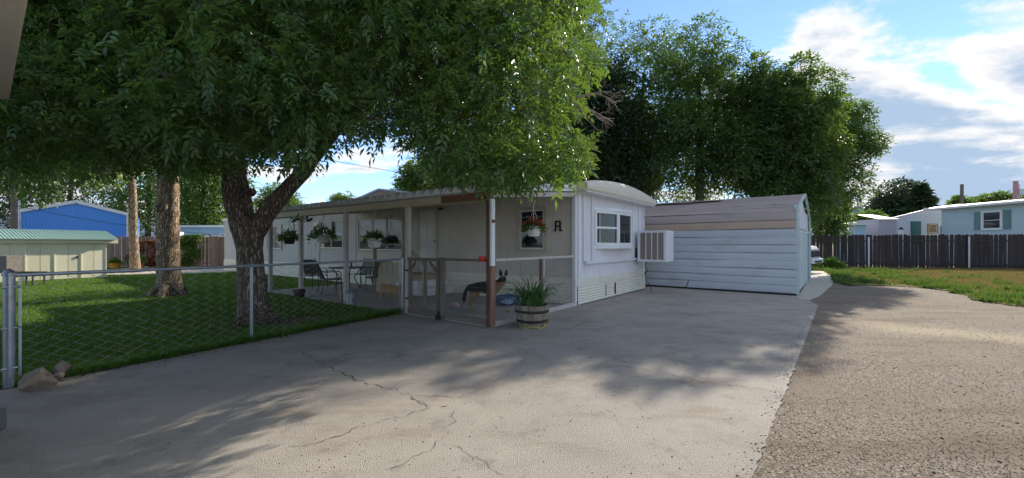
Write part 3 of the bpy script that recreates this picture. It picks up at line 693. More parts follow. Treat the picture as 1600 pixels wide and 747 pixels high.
MB().bar((0, -.03, .10), (.96, -.03, .10), .03, .11).build('bottom_rail', M_oldwoodx, gate, bevel=.004)
for (p, q) in (((.06, -.035, .92), (.26, -.035, 1.14)), ((.90, -.035, .94), (.68, -.035, 1.15)), ((.06, -.035, .42), (.34, -.035, .16))):
    MB().bar(p, q, .025, .06).build('brace', M_oldwood, gate, bevel=.003)
wire_panel((.05, .025, 0), (.95, .025, 0), .12, 1.17, .05, .10, .0013).build('wire_mesh', M_wire, gate)
wh = MB().lathe([(.01, -.02), (.06, -.02), (.06, .02), (.01, .02)], 16, M=Matrix.Translation((.97, -.08, .06)) @ Matrix.Rotation(pi / 2, 4, 'X')).build('wheel', M_black, gate)
MB().box((.97, -.06, .12), (.05, .03, .10)).build('bracket', M_black, wh)
for z in (.35, .95): MB().box((-.04, -.03, z), (.10, .01, .04)).build('hinge', M_black, gate)
# red cup hanging by the corner post
cup = MB().lathe([(.0, 0), (.055, 0), (.07, .05), (.06, .10), (.0, .10)], 14).build('feeder_cup', mat('red_plastic', (.55, .03, .025), .3, .1), loc=T(-.16, PO - .09, 1.19)); tag(cup, 'small red plastic cup fixed to the wire fence beside the brown corner post', 'cup')

# ================================================================== PORCH STEPS
st = thing('porch_steps', 'cream wooden landing and steps with handrail below the white entrance door', 'steps', TC, TRZ)
MB().box((-5.6, -.62, .31), (1.8, 1.16, .58)).build('landing', M_lightwood, st, bevel=.006)
for i, (x, h) in enumerate(((-4.55, .43), (-4.25, .23))):
    MB().box((x, -.62, h / 2 + .02), (.30, 1.16, h - .04)).build('riser', M_white, st, bevel=.004)
    MB().box((x, -.62, h + .015), (.33, 1.2, .035)).build('tread', M_white, st, bevel=.004)
for (x, y, z0, z1) in ((-6.45, -1.2, 0, 1.5), (-5.0, -1.23, 0, 1.52), (-4.70, -1.23, 0, 1.2)):
    MB().box((x, y, (z0 + z1) / 2), (.09, .09, z1 - z0)).build('post', M_lightwood, st, bevel=.004)
MB().bar((-6.85, -1.24, 1.50), (-4.95, -1.24, 1.50), .09, .05).build('handrail', M_lightwood, st, bevel=.004)
MB().bar((-4.98, -1.25, 1.50), (-4.10, -1.25, .96), .05, .10).build('sloping_handrail', M_lightwood, st, bevel=.004)
MB().box((-4.12, -1.2, .5), (.09, .09, 1.0)).build('post', M_lightwood, st, bevel=.004)
for x in np.arange(-6.2, -5.0, .28): MB().box((x, -1.22, .78), (.24, .025, .36)).build('board', M_lightwood, st)

# ================================================================== PANELLED SHED
SO = Vector((8.34, 12.0, 0)); SRZ = math.atan2(-.625, .78)
shed = thing('metal_shed', 'white panelled metal garage with tan curved roof beside the mobile home', 'shed', SO, SRZ)
SL, SW = 8.2, 6.1       # length runs along -x, depth along +y
M_shedw = mat('white_shed_panel', (0.60, 0.63, 0.66), 0.45, 0.05, 1.5, .15, 30, stain=(0.42, .38, .34), stain_amt=.6, stain_scale=2.6, stretch=(.3, 1, 1))
M_shedt = mat('tan_shed_panel', (0.52, 0.38, 0.28), 0.55, 0.06, 1.5, .15, 30, stain=(0.30, .22, .17), stain_amt=.5, stain_scale=2.0, stretch=(.3, 1, 1))
M_shedr = mat('mauve_roof_panel', (0.45, 0.36, 0.325), 0.6, 0.06, 1.5, .15, 30, stain=(0.20, .16, .13), stain_amt=.6, stain_scale=1.3, stretch=(.4, 1, 1))
M_teal = mat('pale_teal_paint', (0.58, 0.67, 0.65), .5, .05, 2, stain=(.40, .45, .44), stain_amt=.4)
# profile of the shed in (y, z): wall, knee, ridge, and mirrored
prof = [(0, .03), (0, 1.97), (.02, 2.22), (.10, 2.50), (.90, 2.76), (1.75, 2.98), (2.5, 3.14), (3.05, 3.25)]
prof_full = prof + [(SW - a, z) for a, z in prof[::-1][1:]]
b = MB(); b.prism([(y, z) for y, z in prof_full], SL - .15, Matrix(((0, 0, -1, -.08), (1, 0, 0, 0.0), (0, 1, 0, 0), (0, 0, 0, 1)))); 
b.v = [(x, 3.05 + (y - 3.05) * .985, z - .03 if z > .5 else z) for x, y, z in b.v]
b.build('shed_body', M_shedw, shed)
rnd = random.Random(5)
def shed_panel(y0, z0, y1, z1, m, name='panel', x0=-SL, x1=0.0):
    d = Vector((0, y1 - y0, z1 - z0)); L = d.length; d.normalize(); n = Vector((0, -d.z, d.y))
    q = []
    for s_, o in ((0.0, .004), (.012, .016), (.5 * L, .022), (L - .022, .016), (L - .010, .001)):
        q.append(Vector((0, y0, z0)) + d * s_ + n * o)
    k = 17; sag = rnd.uniform(-.012, .012); dent = [rnd.uniform(-.007, .005) for _ in range(k)]; rows = [[(x0 + (x1 - x0) * i / (k - 1), p.y + dent[i] * (1 if 0 < j_ < 4 else .2), p.z + sag * sin(i * .55) + rnd.uniform(-.003, .003)) for i in range(k)] for j_, p in enumerate(q)]
    MB().grid(rows).build(name, m, shed)
z = .05
for i in range(8):
    h = .24; shed_panel(-.004, z, -.004, min(z + h, 1.97), M_shedw); z += h
shed_panel(0, 1.975, .02, 2.22, M_shedt); shed_panel(.02, 2.225, .10, 2.50, M_shedr, 'roof_panel')
for (a, c) in zip(prof[3:], prof[4:]):
    if a[0] < 3: 
        mid = ((a[0] + c[0]) / 2, (a[1] + c[1]) / 2 + .006)
        shed_panel(a[0], a[1], mid[0], mid[1], M_shedr, 'roof_panel'); shed_panel(mid[0], mid[1], c[0], c[1], M_shedr, 'roof_panel')
for k in range(5):   # loose lifted roofing edges
    x = -3.0 - k * .9; MB().box((x, 2.2 + .2 * rnd.random(), 3.17), (1.1, .5, .012), rz=rnd.uniform(-.2, .2), rx=.12 + .05 * rnd.random()).build('loose_sheet', M_shedr, shed)
# far wall panels and end frame
for i in range(8): 
    zz = .05 + i * .24; MB().box((-SL / 2, SW + .01, zz + .12), (SL, .02, .232)).build('panel', M_shedw, shed)
q = MB(); 
for (a, c) in zip(prof_full, prof_full[1:]): q.bar((.03, a[0], a[1]), (.03, c[0], c[1]), .07, .06)
q.build('end_trim', M_teal, shed)
MB().box((-.06, SW / 2, 1.0), (.04, SW - .2, 2.0)).build('end_door', M_teal, shed)
MB().box((-.05, SW / 2, 2.35), (.04, SW - .4, .66)).build('end_gable', M_shedw, shed)
for i in range(6): MB().box((-.03, .6 + i * .98, 1.0), (.03, .06, 1.9)).build('door_rib', M_teal, shed)
for k in range(22):   # screw heads
    MB().box((-.25 - (k % 3) * 2.5, -.028, .15 + (k // 3) * .24), (.02, .012, .02)).build('screw', M_galv, shed)
MB().tube([(-3.1, -.03, .05), (-3.05, -.04, .16), (-3.0, -.03, .3)], .012, 6).build('conduit', M_black, shed)
MB().box((-SL / 2, -.03, .025), (SL, .05, .05)).build('base_strip', M_black, shed)
# pale pole behind the shed
vp = Vector(P(1219, 300, 18.6)); vp.z = 0
pole = MB().tube([(0, 0, 0), (0.02, 0, 3.6), (-.01, 0, 5.25)], [.14, .12, .10], 12).build('pole', mat('peeling_pole', (0.60, .58, .54), .8, .2, 5, stain=(.12, .10, .09), stain_amt=.9, stain_scale=2.2, stretch=(2, 2, .7)), loc=vp)
tag(pole, 'pale peeling wooden pole standing up behind the tan shed roof', 'pole')

# ================================================================== CHAIN-LINK FENCE
clf = thing('chain_link_fence', 'galvanised chain link fence between the driveway and the shaded lawn', 'fence', FA, math.atan2(FD.y, FD.x))
CL = (FB - FA).length
MB().lathe([(.045, 0), (.045, 1.17), (.055, 1.175), (.055, 1.20), (.035, 1.225), (.0, 1.25)], 14).build('end_post', M_galv, clf, smooth=False)
MB().lathe([(.024, 0), (.024, 1.19), (.03, 1.2), (.0, 1.215)], 10, (2.42, 0.03, 0)).build('line_post', M_galv, clf)
MB().lathe([(.034, 0), (.034, 1.18), (.042, 1.19), (.042, 1.21), (.0, 1.25)], 12, (CL, 0, 0)).build('end_post', M_galv, clf)
MB().tube([(0, 0, 1.175), (CL * .5, 0, 1.168), (CL, 0, 1.175)], .021, 10).build('top_rail', M_galv, clf)
for (x, s_) in ((.075, 1), (CL - .09, -1)): MB().box((x, 0, .62), (.022, .006, 1.05)).build('tension_bar', M_galv, clf)
for z in (.2, .62, 1.05):
    MB().tube([(-.06, -.03, z), (.05, -.03, z), (.075, 0, z)], .012, 6).build('tension_band', M_galv, clf)
    MB().tube([(CL + .05, -.02, z), (CL - .05, -.02, z), (CL - .09, 0, z)], .01, 6).build('tension_band', M_galv, clf)
dw = .092; nz = 24; z0, z1 = .05, 1.165
# the woven pattern: neighbouring wires zig against each other
b = MB()
for i in range(int((CL - .2) / dw) + 1):
    x = .12 + dw * i; pts = [(x - .05 + (dw * .5 if (k + i) % 2 else -dw * .5), .004 if k % 2 else -.004, z0 + (z1 - z0) * k / nz) for k in range(nz + 1)]
    b.tube(pts, .0029, 3, caps=False)
b.build('chain_link', M_wire, clf)

# rocks, blocks at the left edge
def rock(name, loc, s, seed, label, m, sub=3):
    import bmesh
    bm = bmesh.new(); bmesh.ops.create_icosphere(bm, subdivisions=sub, radius=1.0); r = random.Random(seed)
    pl = [(Vector((r.uniform(-1, 1), r.uniform(-1, 1), r.uniform(-1, 1))).normalized(), r.uniform(.42, .72)) for _ in range(11)]
    for v in bm.verts:
        for n, d in pl:
            e = v.co.dot(n) - d
            if e > 0: v.co -= n * e
        v.co += Vector((r.uniform(-1, 1), r.uniform(-1, 1), r.uniform(-1, 1))) * .025
        v.co = Vector((v.co.x * s[0], v.co.y * s[1], v.co.z * s[2]))
    me = bpy.data.meshes.new(name); bm.to_mesh(me); bm.free(); me.materials.append(m)
    o = bpy.data.objects.new(name, me); COL.objects.link(o); o.location = loc; tag(o, label, 'rock'); return o
M_rock = mat('tan_rock', (0.33, 0.25, 0.18), .95, .25, 9, .8, 40, stain=(.16, .12, .09), stain_amt=.6, stain_scale=8)
M_rock2 = mat('grey_brick_stone', (0.22, 0.18, 0.155), .95, .25, 9, .8, 40)
o = rock('rock', G(60, 609) + Vector((0, 0, .10)), (.17, .13, .135), 3, 'largest tan broken rock at the foot of the fence post', M_rock); o.rotation_euler = (0, -.12, .35)
o = rock('rock', G(76, 597) + Vector((.03, .10, .13)), (.09, .08, .12), 8, 'small upright reddish stone behind the tan rock', M_rock2)
o = rock('rock', G(88, 596) + Vector((.0, .02, .06)), (.08, .08, .08), 12, 'small grey stone right of the tan rock', M_rock2)
blk = MB().box((0, 0, .09), (.42, .22, .17), rz=.3).build('concrete_block', mat('dark_block', (.16, .155, .16), .95, .2, 9, .6, 50), loc=G(-62, 684)); blk.modifiers.new('b', 'BEVEL').width = .015
tag(blk, 'grey concrete block lying on the driveway at the left edge', 'block')

# ================================================================== FENCES OF BOARDS
def picket_meshes(w, h, m, n, dog=True, rounded=False):
    out = []
    for k in range(n):
        r = random.Random(k); hh = h * (1 + r.uniform(-.012, .012)); ww = w * (1 + r.uniform(-.03, .03))
        if rounded: top = [(ww / 2 * cos(a), hh - ww * .5 + ww * .5 * sin(a)) for a in np.linspace(0, pi, 7)]
        else: top = [(ww / 2, hh - ww * .28), (ww * .24, hh), (-ww * .24, hh), (-ww / 2, hh - ww * .28)]
        poly = [(-ww / 2, 0), (ww / 2, 0)] + top
        b = MB().prism(poly, .022, Matrix.Rotation(pi / 2, 4, 'X')); out.append(b.mesh('picket', m))
    return out
def board_fence(name, label, A, B, h, w, gap, m, mr, rail_side, posts, rounded=False, rails=(.25, .86), z0=.05):
    A = Vector(A); B = Vector(B); d = (B - A); L = d.length; f = thing(name, label, 'fence', A, math.atan2(d.y, d.x))
    ms = picket_meshes(w, h, m, 5, rounded=rounded); r = random.Random(int(L * 10)); x = w / 2
    while x < L:
        piece('picket', r.choice(ms), f, (x + r.uniform(-.006, .006), r.uniform(-.006, .006), z0 + r.uniform(-.02, .02)), (0, r.uniform(-.012, .012), 0)); x += w + gap * r.uniform(.2, 1.9)
    for q in rails: MB().bar((0, rail_side * .045, h * q), (L, rail_side * .045, h * q), .05, .085).build('rail', mr, f)
    for x in posts: MB().box((x, rail_side * .10, h * .46), (.09, .055, h * .92)).build('post', M_galv, f)
    return f
RA = Vector((20.15, 28.1, 0)); RB = Vector((40.0, 21.64, 0)); rd = (RB - RA).normalized()
def along(px):
    s = (px - 800) / F; t_ = (RA.x - s * RA.y) / (s * rd.y - rd.x); return t_
board_fence('picket_fence', 'dark weathered dog eared picket fence behind the dry lawn on the right', RA - rd * 2.5, RB, 2.16, .178, .016, M_picket, M_picket, -1, [along(1356) + 2.5, along(1512) + 2.5], rounded=True, rails=(.10, .80), z0=-.02)
board_fence('board_fence', 'warm brown vertical board fence behind the back lawn on the left', (-27.5, 27.0, 0), (-13.6, 27.6, 0), 1.98, .20, .012, M_picketl, M_picketl, 1, [], rails=(.15, .85))

# ================================================================== YELLOW SHED (left)
M_yel = mat('pale_yellow_paint', (0.90, 0.85, 0.64), .6, .05, 2, stain=(.78, .71, .50), stain_amt=.5, stain_scale=1.5)
M_grn = mat('teal_green_roofing', (0.36, 0.54, 0.47), .4, .08, 3)
ys_ = thing('yellow_shed', 'pale yellow wooden shed with green corrugated roof beyond the back lawn', 'shed', (-18.3, 18.5, 0), R(62))
YL = 5.4
MB().box((-YL / 2, 1.25, .85), (YL, 2.4, 1.68)).build('wall', M_yel, ys_)
for i in range(13):
    x0 = -.02 - i * .40; MB().box((x0 - .20, .042, .86), (.375, .03, 1.62)).build('panel', M_yel, ys_)
    if i % 2 == 0: MB().box((x0, .022, .86), (.035, .035, 1.62)).build('batten', M_yel, ys_)
MB().box((-YL / 2 + .1, -.06, 1.63), (YL + .5, .08, .16)).build('fascia', M_yel, ys_, bevel=.008)
xs = np.arange(-YL, .34, .0125)
rows = [[(x, y, zz + .016 * sin(2 * pi * x / .10)) for x in xs] for y, zz in ((-.22, 1.72), (1.25, 2.14), (2.7, 1.72))]
o = MB().grid(rows).build('roof', M_grn, ys_, smooth=True); o.modifiers.new('s', 'SOLIDIFY').thickness = .01
MB().prism([(-.1, 1.69), (1.25, 2.10), (2.6, 1.69)], YL, Matrix(((0, 0, -1, 0), (1, 0, 0, 0), (0, 1, 0, 0), (0, 0, 0, 1)))).build('gable', M_yel, ys_)
MB().box((-.95, .02, .95), (.04, .05, .10)).build('latch', M_black, ys_)

# BLUE METAL BUILDING
M_blue = mat('bright_blue_metal', (0.09, 0.32, 0.84), .4, .04, 1.0, stretch=(8, 1, .3))
bb = thing('blue_building', 'bright blue gabled metal building with white trim behind the yellow shed', 'building', (-36.2, 30.1, 0), R(34.5))
BW, BE, BP = 5.9, 3.9, 4.78
def gabz(x): return BE + (BP - BE) * (1 - abs(x - BW / 2) / (BW / 2)) - .04
wv = np.arange(0, BW - .1, .18)
rows = [[(x + d_, (.0 if d_ < .13 else -.02), z_(x + d_)) for x in wv for d_ in (0, .125, .14, .165)] for z_ in (lambda x: 0.0, gabz)]
MB().grid(rows).build('wall', M_blue, bb)
MB().prism([(0, 0), (BW, 0), (BW, BE - .05), (BW / 2, BP - .06), (0, BE - .05)], 5, Matrix(((1, 0, 0, 0), (0, 0, 1, .03), (0, 1, 0, 0), (0, 0, 0, 1)))).build('body', M_blue, bb)
for x in (0.0, BW): MB().box((x, -.06, BE / 2), (.20, .08, BE)).build('corner_trim', M_white, bb)
for (p, q) in (((-.15, -.07, BE + .02), (BW / 2 + .02, -.07, BP + .04)), ((BW / 2 - .02, -.07, BP + .04), (BW + .15, -.07, BE + .02))): MB().bar(p, q, .10, .24).build('gable_trim', M_white, bb)
q = MB()
for s_ in (-1, 1): q.add([(BW / 2 + s_ * (BW / 2 + .15), -.1, BE + .02), (BW / 2, -.1, BP + .05), (BW / 2, 5.2, BP + .05), (BW / 2 + s_ * (BW / 2 + .15), 5.2, BE + .02)], [(0, 1, 2, 3)])
q.build('roof', M_white, bb)

# pale blue house far left behind the board fence
lb = thing('blue_trailer', 'low pale blue trailer behind the vine covered board fence', 'house', (-27.3, 33.5, 0), R(-2))
M_pb = mat('pale_blue_siding', (0.33, 0.52, 0.66), .5, .04, 1)
MB().box((3.5, 2, 1.55), (7, 4, 2.6)).build('wall', M_pb, lb)
MB().box((3.5, 2, 2.98), (7.4, 4.5, .14)).build('roof', M_roofmetal, lb)
MB().box((3.5, -.06, 2.86), (7.3, .12, .14)).build('fascia', M_pb, lb)
for x, w in ((1.9, 1.0), (3.6, .6), (5.4, .5)): window(lb, Matrix.Translation((0, 0, 0)), x, 1.6, w, .75, [(0, .5, 0), (.5, 1, 0)], M_white, .06)
MB().box((4.3, 1.5, 3.35), (1.2, 1.1, .65)).build('roof_cooler', mat('pale_aqua', (.45, .62, .62), .5), lb, bevel=.03)
ws = thing('white_trailer', 'white low trailer roof just above the board fence top', 'house', (-25.2, 29.6, 0), 0)
MB().box((2.9, 1.2, 1.0), (5.6, 2.2, 2.0)).build('wall', M_white, ws); MB().box((2.9, 1.2, 2.08), (6.0, 2.6, .12)).build('roof', M_roofmetal, ws, bevel=.02)
MB().box((.55, .6, 2.3), (.5, .5, .3)).build('roof_box', M_white, ws)

# neighbouring trailer at the left edge: its eave hangs into the picture
nb = thing('neighbour_trailer', 'beige eave corner of a neighbouring trailer at the upper left edge', 'mobile home', (-4.78, 3.86, 0), math.atan2(-.611, .7916))
M_nbeige = mat('beige_fascia', (0.58, 0.50, 0.40), .6, .06, 3, stain=(.42, .35, .27), stain_amt=.4)
MB().box((4.0, -.45, 2.88), (8.0, .9, .03)).build('soffit', M_nbeige, nb)
MB().box((4.0, .01, 3.0), (8.0, .03, .26)).build('fascia', M_nbeige, nb, bevel=.004)
MB().box((4.1, -.95, 1.45), (7.8, .06, 2.85)).build('wall', mat('powder_blue_siding', (.42, .55, .66), .55, .05, 2), nb)
MB().box((4.1, -2.4, 1.5), (7.7, 2.8, 2.9)).build('core', M_nbeige, nb)
MB().box((4.0, -2.0, 3.14), (8.1, 4.1, .05)).build('roof', M_roofmetal, nb)

# ================================================================== FAR RIGHT HOUSES
tt = thing('teal_trailer', 'pale teal trailer with white roof edge and shuttered window behind the picket fence', 'mobile home', (36.7, 35.0, 0), -pi / 2)
M_tealw = mat('teal_siding', (0.46, 0.59, 0.62), .55, .04, .8)
M_shut = mat('green_shutter', (0.13, 0.25, 0.24), .6, .08, 5)
MB().box((5, 2.5, 2.3), (10, 5, 4.5)).build('wall', M_tealw, tt)
q = MB(); ysr = np.linspace(-.6, 5.4, 12)
q.grid([[(x, y, 4.58 + .35 * (1 - ((y - 2.4) / 3.0) ** 2)) for y in ysr] for x in (-1.0, 10.3)]); q.build('roof', M_roofmetal, tt, smooth=True)
MB().box((4.6, -.55, 4.55), (11.2, .10, .16)).build('roof_edge', M_white, tt); MB().box((4.6, -.28, 4.47), (11.1, .5, .04)).build('soffit', M_white, tt)
MB().box((-.95, 2.4, 4.58), (.1, 5.8, .2)).build('roof_edge', M_white, tt)
window(tt, I4, 3.12, 2.72, 1.14, 1.26, [(0, 1, .5)], M_white, .13, .08)
for x in (2.48, 4.45): MB().box((x + .22, -.03, 3.35), (.40, .05, 1.42)).build('shutter', M_shut, tt)
MB().tube([(9, 1.5, 4.8), (9, 1.5, 5.5)], .07, 8).build('vent_pipe', M_galv, tt)

wh_ = thing('white_house', 'white lean-to house with dark teal door between the lavender shed and teal trailer', 'house', (34.46, 37.2, 0), 0)
M_whw = mat('cool_white_siding', (0.62, 0.64, 0.70), .5, .03, .8)
MB().prism([(0, 0), (6.5, 0), (6.5, 5.2), (4.2, 4.92), (0, 3.87)], .35, Matrix(((1, 0, 0, 0), (0, 0, 1, 0), (0, 1, 0, 0), (0, 0, 0, 1)))).build('wall', M_whw, wh_)
MB().box((3.2, 2.8, 1.4), (6.3, 4.8, 2.8)).build('rear_wall', M_whw, wh_)
MB().add([(-.2, -.2, 3.90), (4.3, -.2, 5.02), (4.3, 5.2, 2.9), (-.2, 5.2, 2.9), (-.2, -.2, 3.83), (4.3, -.2, 4.95), (4.3, 5.2, 2.83), (-.2, 5.2, 2.83)], [(0, 1, 2, 3), (4, 7, 6, 5), (0, 4, 5, 1), (1, 5, 6, 2), (2, 6, 7, 3), (3, 7, 4, 0)]).build('roof', M_roofmetal, wh_)
MB().box((2.2, -.03, 2.55), (.90, .06, 2.1)).build('door', mat('dark_teal_door', (.03, .12, .13), .3), wh_)
window(wh_, I4, 3.35, 2.55, .75, .75, [(0, 1, 0)], mat('orange_wood_trim', (.45, .25, .10), .6), .08, gm=mat_glass('orange_reflection_glass', (.22, .10, .03), .1))  # orange reflection painted into the pane's own colour
window(wh_, I4, 4.35, 2.0, .6, 1.2, [(0, 1, 0)], M_white, .05)
for (nm, lab, x, Y, w, zt, col, rc) in (
    ('lavender_shed', 'lavender grey shed with bright white sloping roof left of the white house', 32.4, 36.2, 1.6, 3.75, (.48, .43, .47), True),
    ('grey_lavender_shed', 'low lavender shed with thin white roof second from the white house', 32.7, 38.2, 1.55, 3.60, (.42, .43, .52), False),
    ('sky_blue_shed', 'small sky blue shed at the left end of the far sheds', 30.15, 36.0, .95, 3.2, (.40, .60, .72), False)):
    s_ = thing(nm, lab, 'shed', (x, Y, 0), 0); mm = mat(nm + '_siding', col, .55, .04, 1)
    MB().box((w / 2, 1.2, zt / 2), (w, 2.4, zt)).build('wall', mm, s_)
    if rc: MB().add([(-.15, -.15, zt), (w + .1, -.15, zt), (w - .1, 2.4, zt + .55), (.15, 2.4, zt + .55)], [(0, 1, 2, 3)]).build('roof', M_white, s_)
    else: MB().box((w / 2, 1.1, zt + .05), (w + .2, 2.8, .1)).build('roof', M_white, s_)
cy = thing('carport', 'white flat carport canopy at the far left of the distant sheds', 'carport', (28.9, 36.5, 0), 0)
MB().box((.8, 1.2, 3.32), (1.9, 2.6, .10), ry=-.10).build('canopy', M_white, cy)
for x in (.05, 1.5): MB().box((x, .1, 1.6), (.08, .08, 3.2)).build('post', M_white, cy)
lp = thing('lamp_post', 'black garden lamp post with white globe in front of the white house', 'lamp post', (Xat(1408, 34), 34, 0), 0)
MB().tube([(0, 0, 0), (0, 0, 2.3)], .05, 8).build('post', M_black, lp); MB().lathe([(.06, 2.3), (.16, 2.42), (.17, 2.6), (.1, 2.74)], 10).build('globe', M_white, lp); MB().lathe([(.2, 2.74), (.12, 2.85), (.03, 2.95)], 10).build('cap', M_black, lp)
# neighbour house roof glimpsed over the awning
rh = thing('tan_house', 'tan gabled house whose roof shows above the corrugated awning', 'house', (-11.3, 27, 0), R(-20))
M_tanr = mat('tan_shingle', (.36, .32, .26), .9, .1, 3)
MB().prism([(0, 0), (9, 0), (9, 4.1), (3.2, 4.92), (0, 3.9)], 5, Matrix(((1, 0, 0, 0), (0, 0, 1, 0), (0, 1, 0, 0), (0, 0, 0, 1)))).build('wall', M_tanr, rh)
for (p, q_) in (((-.3, -.1, 3.86), (3.2, -.1, 4.97)), ((3.2, -.1, 4.97), (9.3, -.1, 4.12))): MB().bar(p, q_, .3, .10).build('roof_edge', mat('grey_blue_roof', (.40, .46, .52), .5), rh)

# ================================================================== PORCH THINGS
# German shepherd: one skinned body
def dog():
    f = Vector((.53, -.85, 0)); sv = Vector((.85, .53, 0)); hc = Vector((.745, -.03, .745))      # the head looks back at the street
    V = [(-.02, 0, .545), (.22, 0, .545), (.46, 0, .525), (.58, 0, .57), (.68, -.005, .655), tuple(hc), tuple(hc + f * .085 + Vector((0, 0, -.022))), tuple(hc + f * .165 + Vector((0, 0, -.045))),
         (-.12, 0, .53), (-.19, 0, .43), (-.23, 0, .29), (-.235, 0, .16)]
    r = [.118, .122, .158, .125, .092, .084, .052, .036, .042, .042, .048, .020]
    E = [(0, 1), (1, 2), (2, 3), (3, 4), (4, 5), (5, 6), (6, 7), (0, 8), (8, 9), (9, 10), (10, 11)]
    def chain(root, pts):
        p = root
        for (x, y, z, q) in pts: V.append((x, y, z)); r.append(q); E.append((p, len(V) - 1)); p = len(V) - 1
    for s, fx in ((-1, .03), (1, -.03)):
        chain(2, [(.47, s * .085, .42, .070), (.42 + fx, s * .09, .33, .050), (.44 + fx, s * .09, .17, .034), (.445 + fx, s * .09, .045, .032), (.495 + fx, s * .09, .028, .028)])
    for s, fx in ((-1, .05), (1, -.05)):
        chain(0, [(.02, s * .075, .44, .094), (.07 + fx, s * .09, .33, .070), (-.09 + fx, s * .09, .185, .036), (-.055 + fx, s * .09, .045, .032), (.0 + fx, s * .09, .026, .029)])
    me = bpy.data.meshes.new('dog'); me.from_pydata(V, E, [])
    o = bpy.data.objects.new('dog', me); COL.objects.link(o)
    sk = o.modifiers.new('skin', 'SKIN'); sk.use_smooth_shade = True
    for i, q in enumerate(me.skin_vertices[0].data): q.radius = (r[i], r[i]); q.use_root = (i == 0)
    sb = o.modifiers.new('sub', 'SUBSURF'); sb.levels = 2; sb.render_levels = 2
    m = bpy.data.materials.new('shepherd_coat'); m.use_nodes = True; t = NT(m.node_tree)
    tc = t.n('ShaderNodeTexCoord'); s = t.n('ShaderNodeSeparateXYZ', {0: tc.outputs['Object']})
    nz = t.n('ShaderNodeTexNoise', {'Vector': tc.outputs['Object'], 'Scale': 14.0, 'Detail': 4.0}).outputs[0]
    fur = t.n('ShaderNodeTexNoise', {'Vector': t.n('ShaderNodeMapping', {0: tc.outputs['Object'], 3: (40, 90, 140)}).outputs[0], 'Scale': 1.0, 'Detail': 3.0}).outputs[0]
    zz = t.m('ADD', s.outputs[2], t.m('MULTIPLY', t.m('SUBTRACT', nz, .5), .16))
    saddle = t.step(zz, .41, .47); tail = t.m('LESS_THAN', s.outputs[0], -.13)
    tan = t.mix(fur, (.20, .11, .055, 1), (.46, .31, .18, 1)); blk = t.mix(fur, (.006, .006, .006, 1), (.028, .022, .020, 1))
    col = t.mix(t.m('MAXIMUM', saddle, tail), tan, blk)
    chest = t.m('MULTIPLY', t.step(s.outputs[0], .53, .61), t.m('LESS_THAN', s.outputs[2], .66)); col = t.mix(chest, col, tan)
    d = t.m('SUBTRACT', t.m('MULTIPLY', s.outputs[0], f.x), t.m('MULTIPLY', s.outputs[1], -f.y)); d0 = hc.dot(f)
    head = t.m('MULTIPLY', t.step(d, d0 + .045, d0 + .065), t.m('GREATER_THAN', s.outputs[2], .665))
    face = t.mix(t.step(nz, .48, .55), blk, (.30, .13, .06, 1)); face = t.mix(t.step(d, d0 + .10, d0 + .13), face, blk); col = t.mix(head, col, face)
    b = t.n('ShaderNodeBsdfPrincipled', {'Base Color': col, 'Roughness': .75, 'Specular IOR Level': .3})
    t.nt.links.new(t.n('ShaderNodeBump', {'Strength': .6, 'Distance': .01, 'Height': fur}).outputs[0], b.inputs['Normal'])
    t.n('ShaderNodeOutputMaterial', {0: b.outputs[0]}); me.materials.append(m)
    M_ear = mat('dark_fur', (.015, .013, .012), .8, .3, 30); up = Vector((0, 0, 1))
    for q in (-1, 1):
        c = hc + sv * (q * .05) + up * .05 - f * .01; t_ = c + sv * (q * .018) + up * .135
        MB().tube([c, c.lerp(t_, .35), c.lerp(t_, .75), t_], [.036, .038, .023, .004], 8).build('ear', M_ear, o, smooth=True)
        MB().lathe([(.0, -.011), (.009, -.005), (.009, .005), (0, .011)], 10, tuple(hc + sv * (q * .036) + f * .078 + up * .02)).build('eye', M_black, o, smooth=True)
    MB().lathe([(.0, -.016), (.018, -.01), (.021, .003), (.0, .016)], 10, tuple(hc + f * .20 - up * .04)).build('nose', M_black, o, smooth=True)
    MB().tube([tuple(hc + f * .17 + sv * (.024 * cos(a)) - up * (.068 - .006 * sin(a))) for a in np.linspace(0, pi, 5)], .005, 5).build('mouth', M_black, o)
    ring = [tuple(Vector((.665, -.005, .635)) + Vector((.10 * cos(a), .098 * sin(a), .045 * cos(a)))) for a in np.linspace(0, 2 * pi, 17)]
    MB().tube(ring, .010, 6).build('collar', mat('red_collar', (.35, .04, .03), .5), o)
    return o
dg = dog(); dg.location = Vector((-.85, 9.0, .03)); dg.rotation_euler = (0, 0, R(-26)); dg.scale = (1.02,) * 3
tag(dg, 'black and tan shepherd dog standing behind the wire porch fence', 'dog')

M_pink = mat('pink_cloth', (.62, .36, .34), .9, .15, 20)
o = rock('chew_toy', G(712, 475, .1) , (.13, .09, .07), 4, 'crumpled pink plush toy on the porch slab behind the dog', M_pink, 3); o['category'] = 'toy'; o.location.z = .09
o = MB().lathe([(.0, -.033), (.022, -.025), (.033, 0), (.022, .025), (0, .033)], 14).build('ball', mat('green_felt', (.18, .30, .06), .9), loc=G(793, 489, .03) + Vector((0, 0, .033)), smooth=True)
tag(o, 'small green ball on the porch slab left of the barrel planter', 'ball')
tb = MB().lathe([(.24, 0), (.29, .08), (.31, .19), (.29, .20), (.26, .15), (.22, .03)], 22, wob=.03).build('tub', mat('blue_plastic', (.07, .11, .26), .35, .1, 5), loc=T(-1.45, -.85, .03), smooth=True)
tag(tb, 'low dark blue plastic tub on the porch behind the dog', 'tub')
o = rock('blanket', T(-1.25, -1.15, .12), (.22, .12, .11), 14, 'bundled pale blue blanket beside the blue tub on the porch', mat('pale_blue_cloth', (.36, .42, .62), .9, .15, 14), 3); o['category'] = 'blanket'

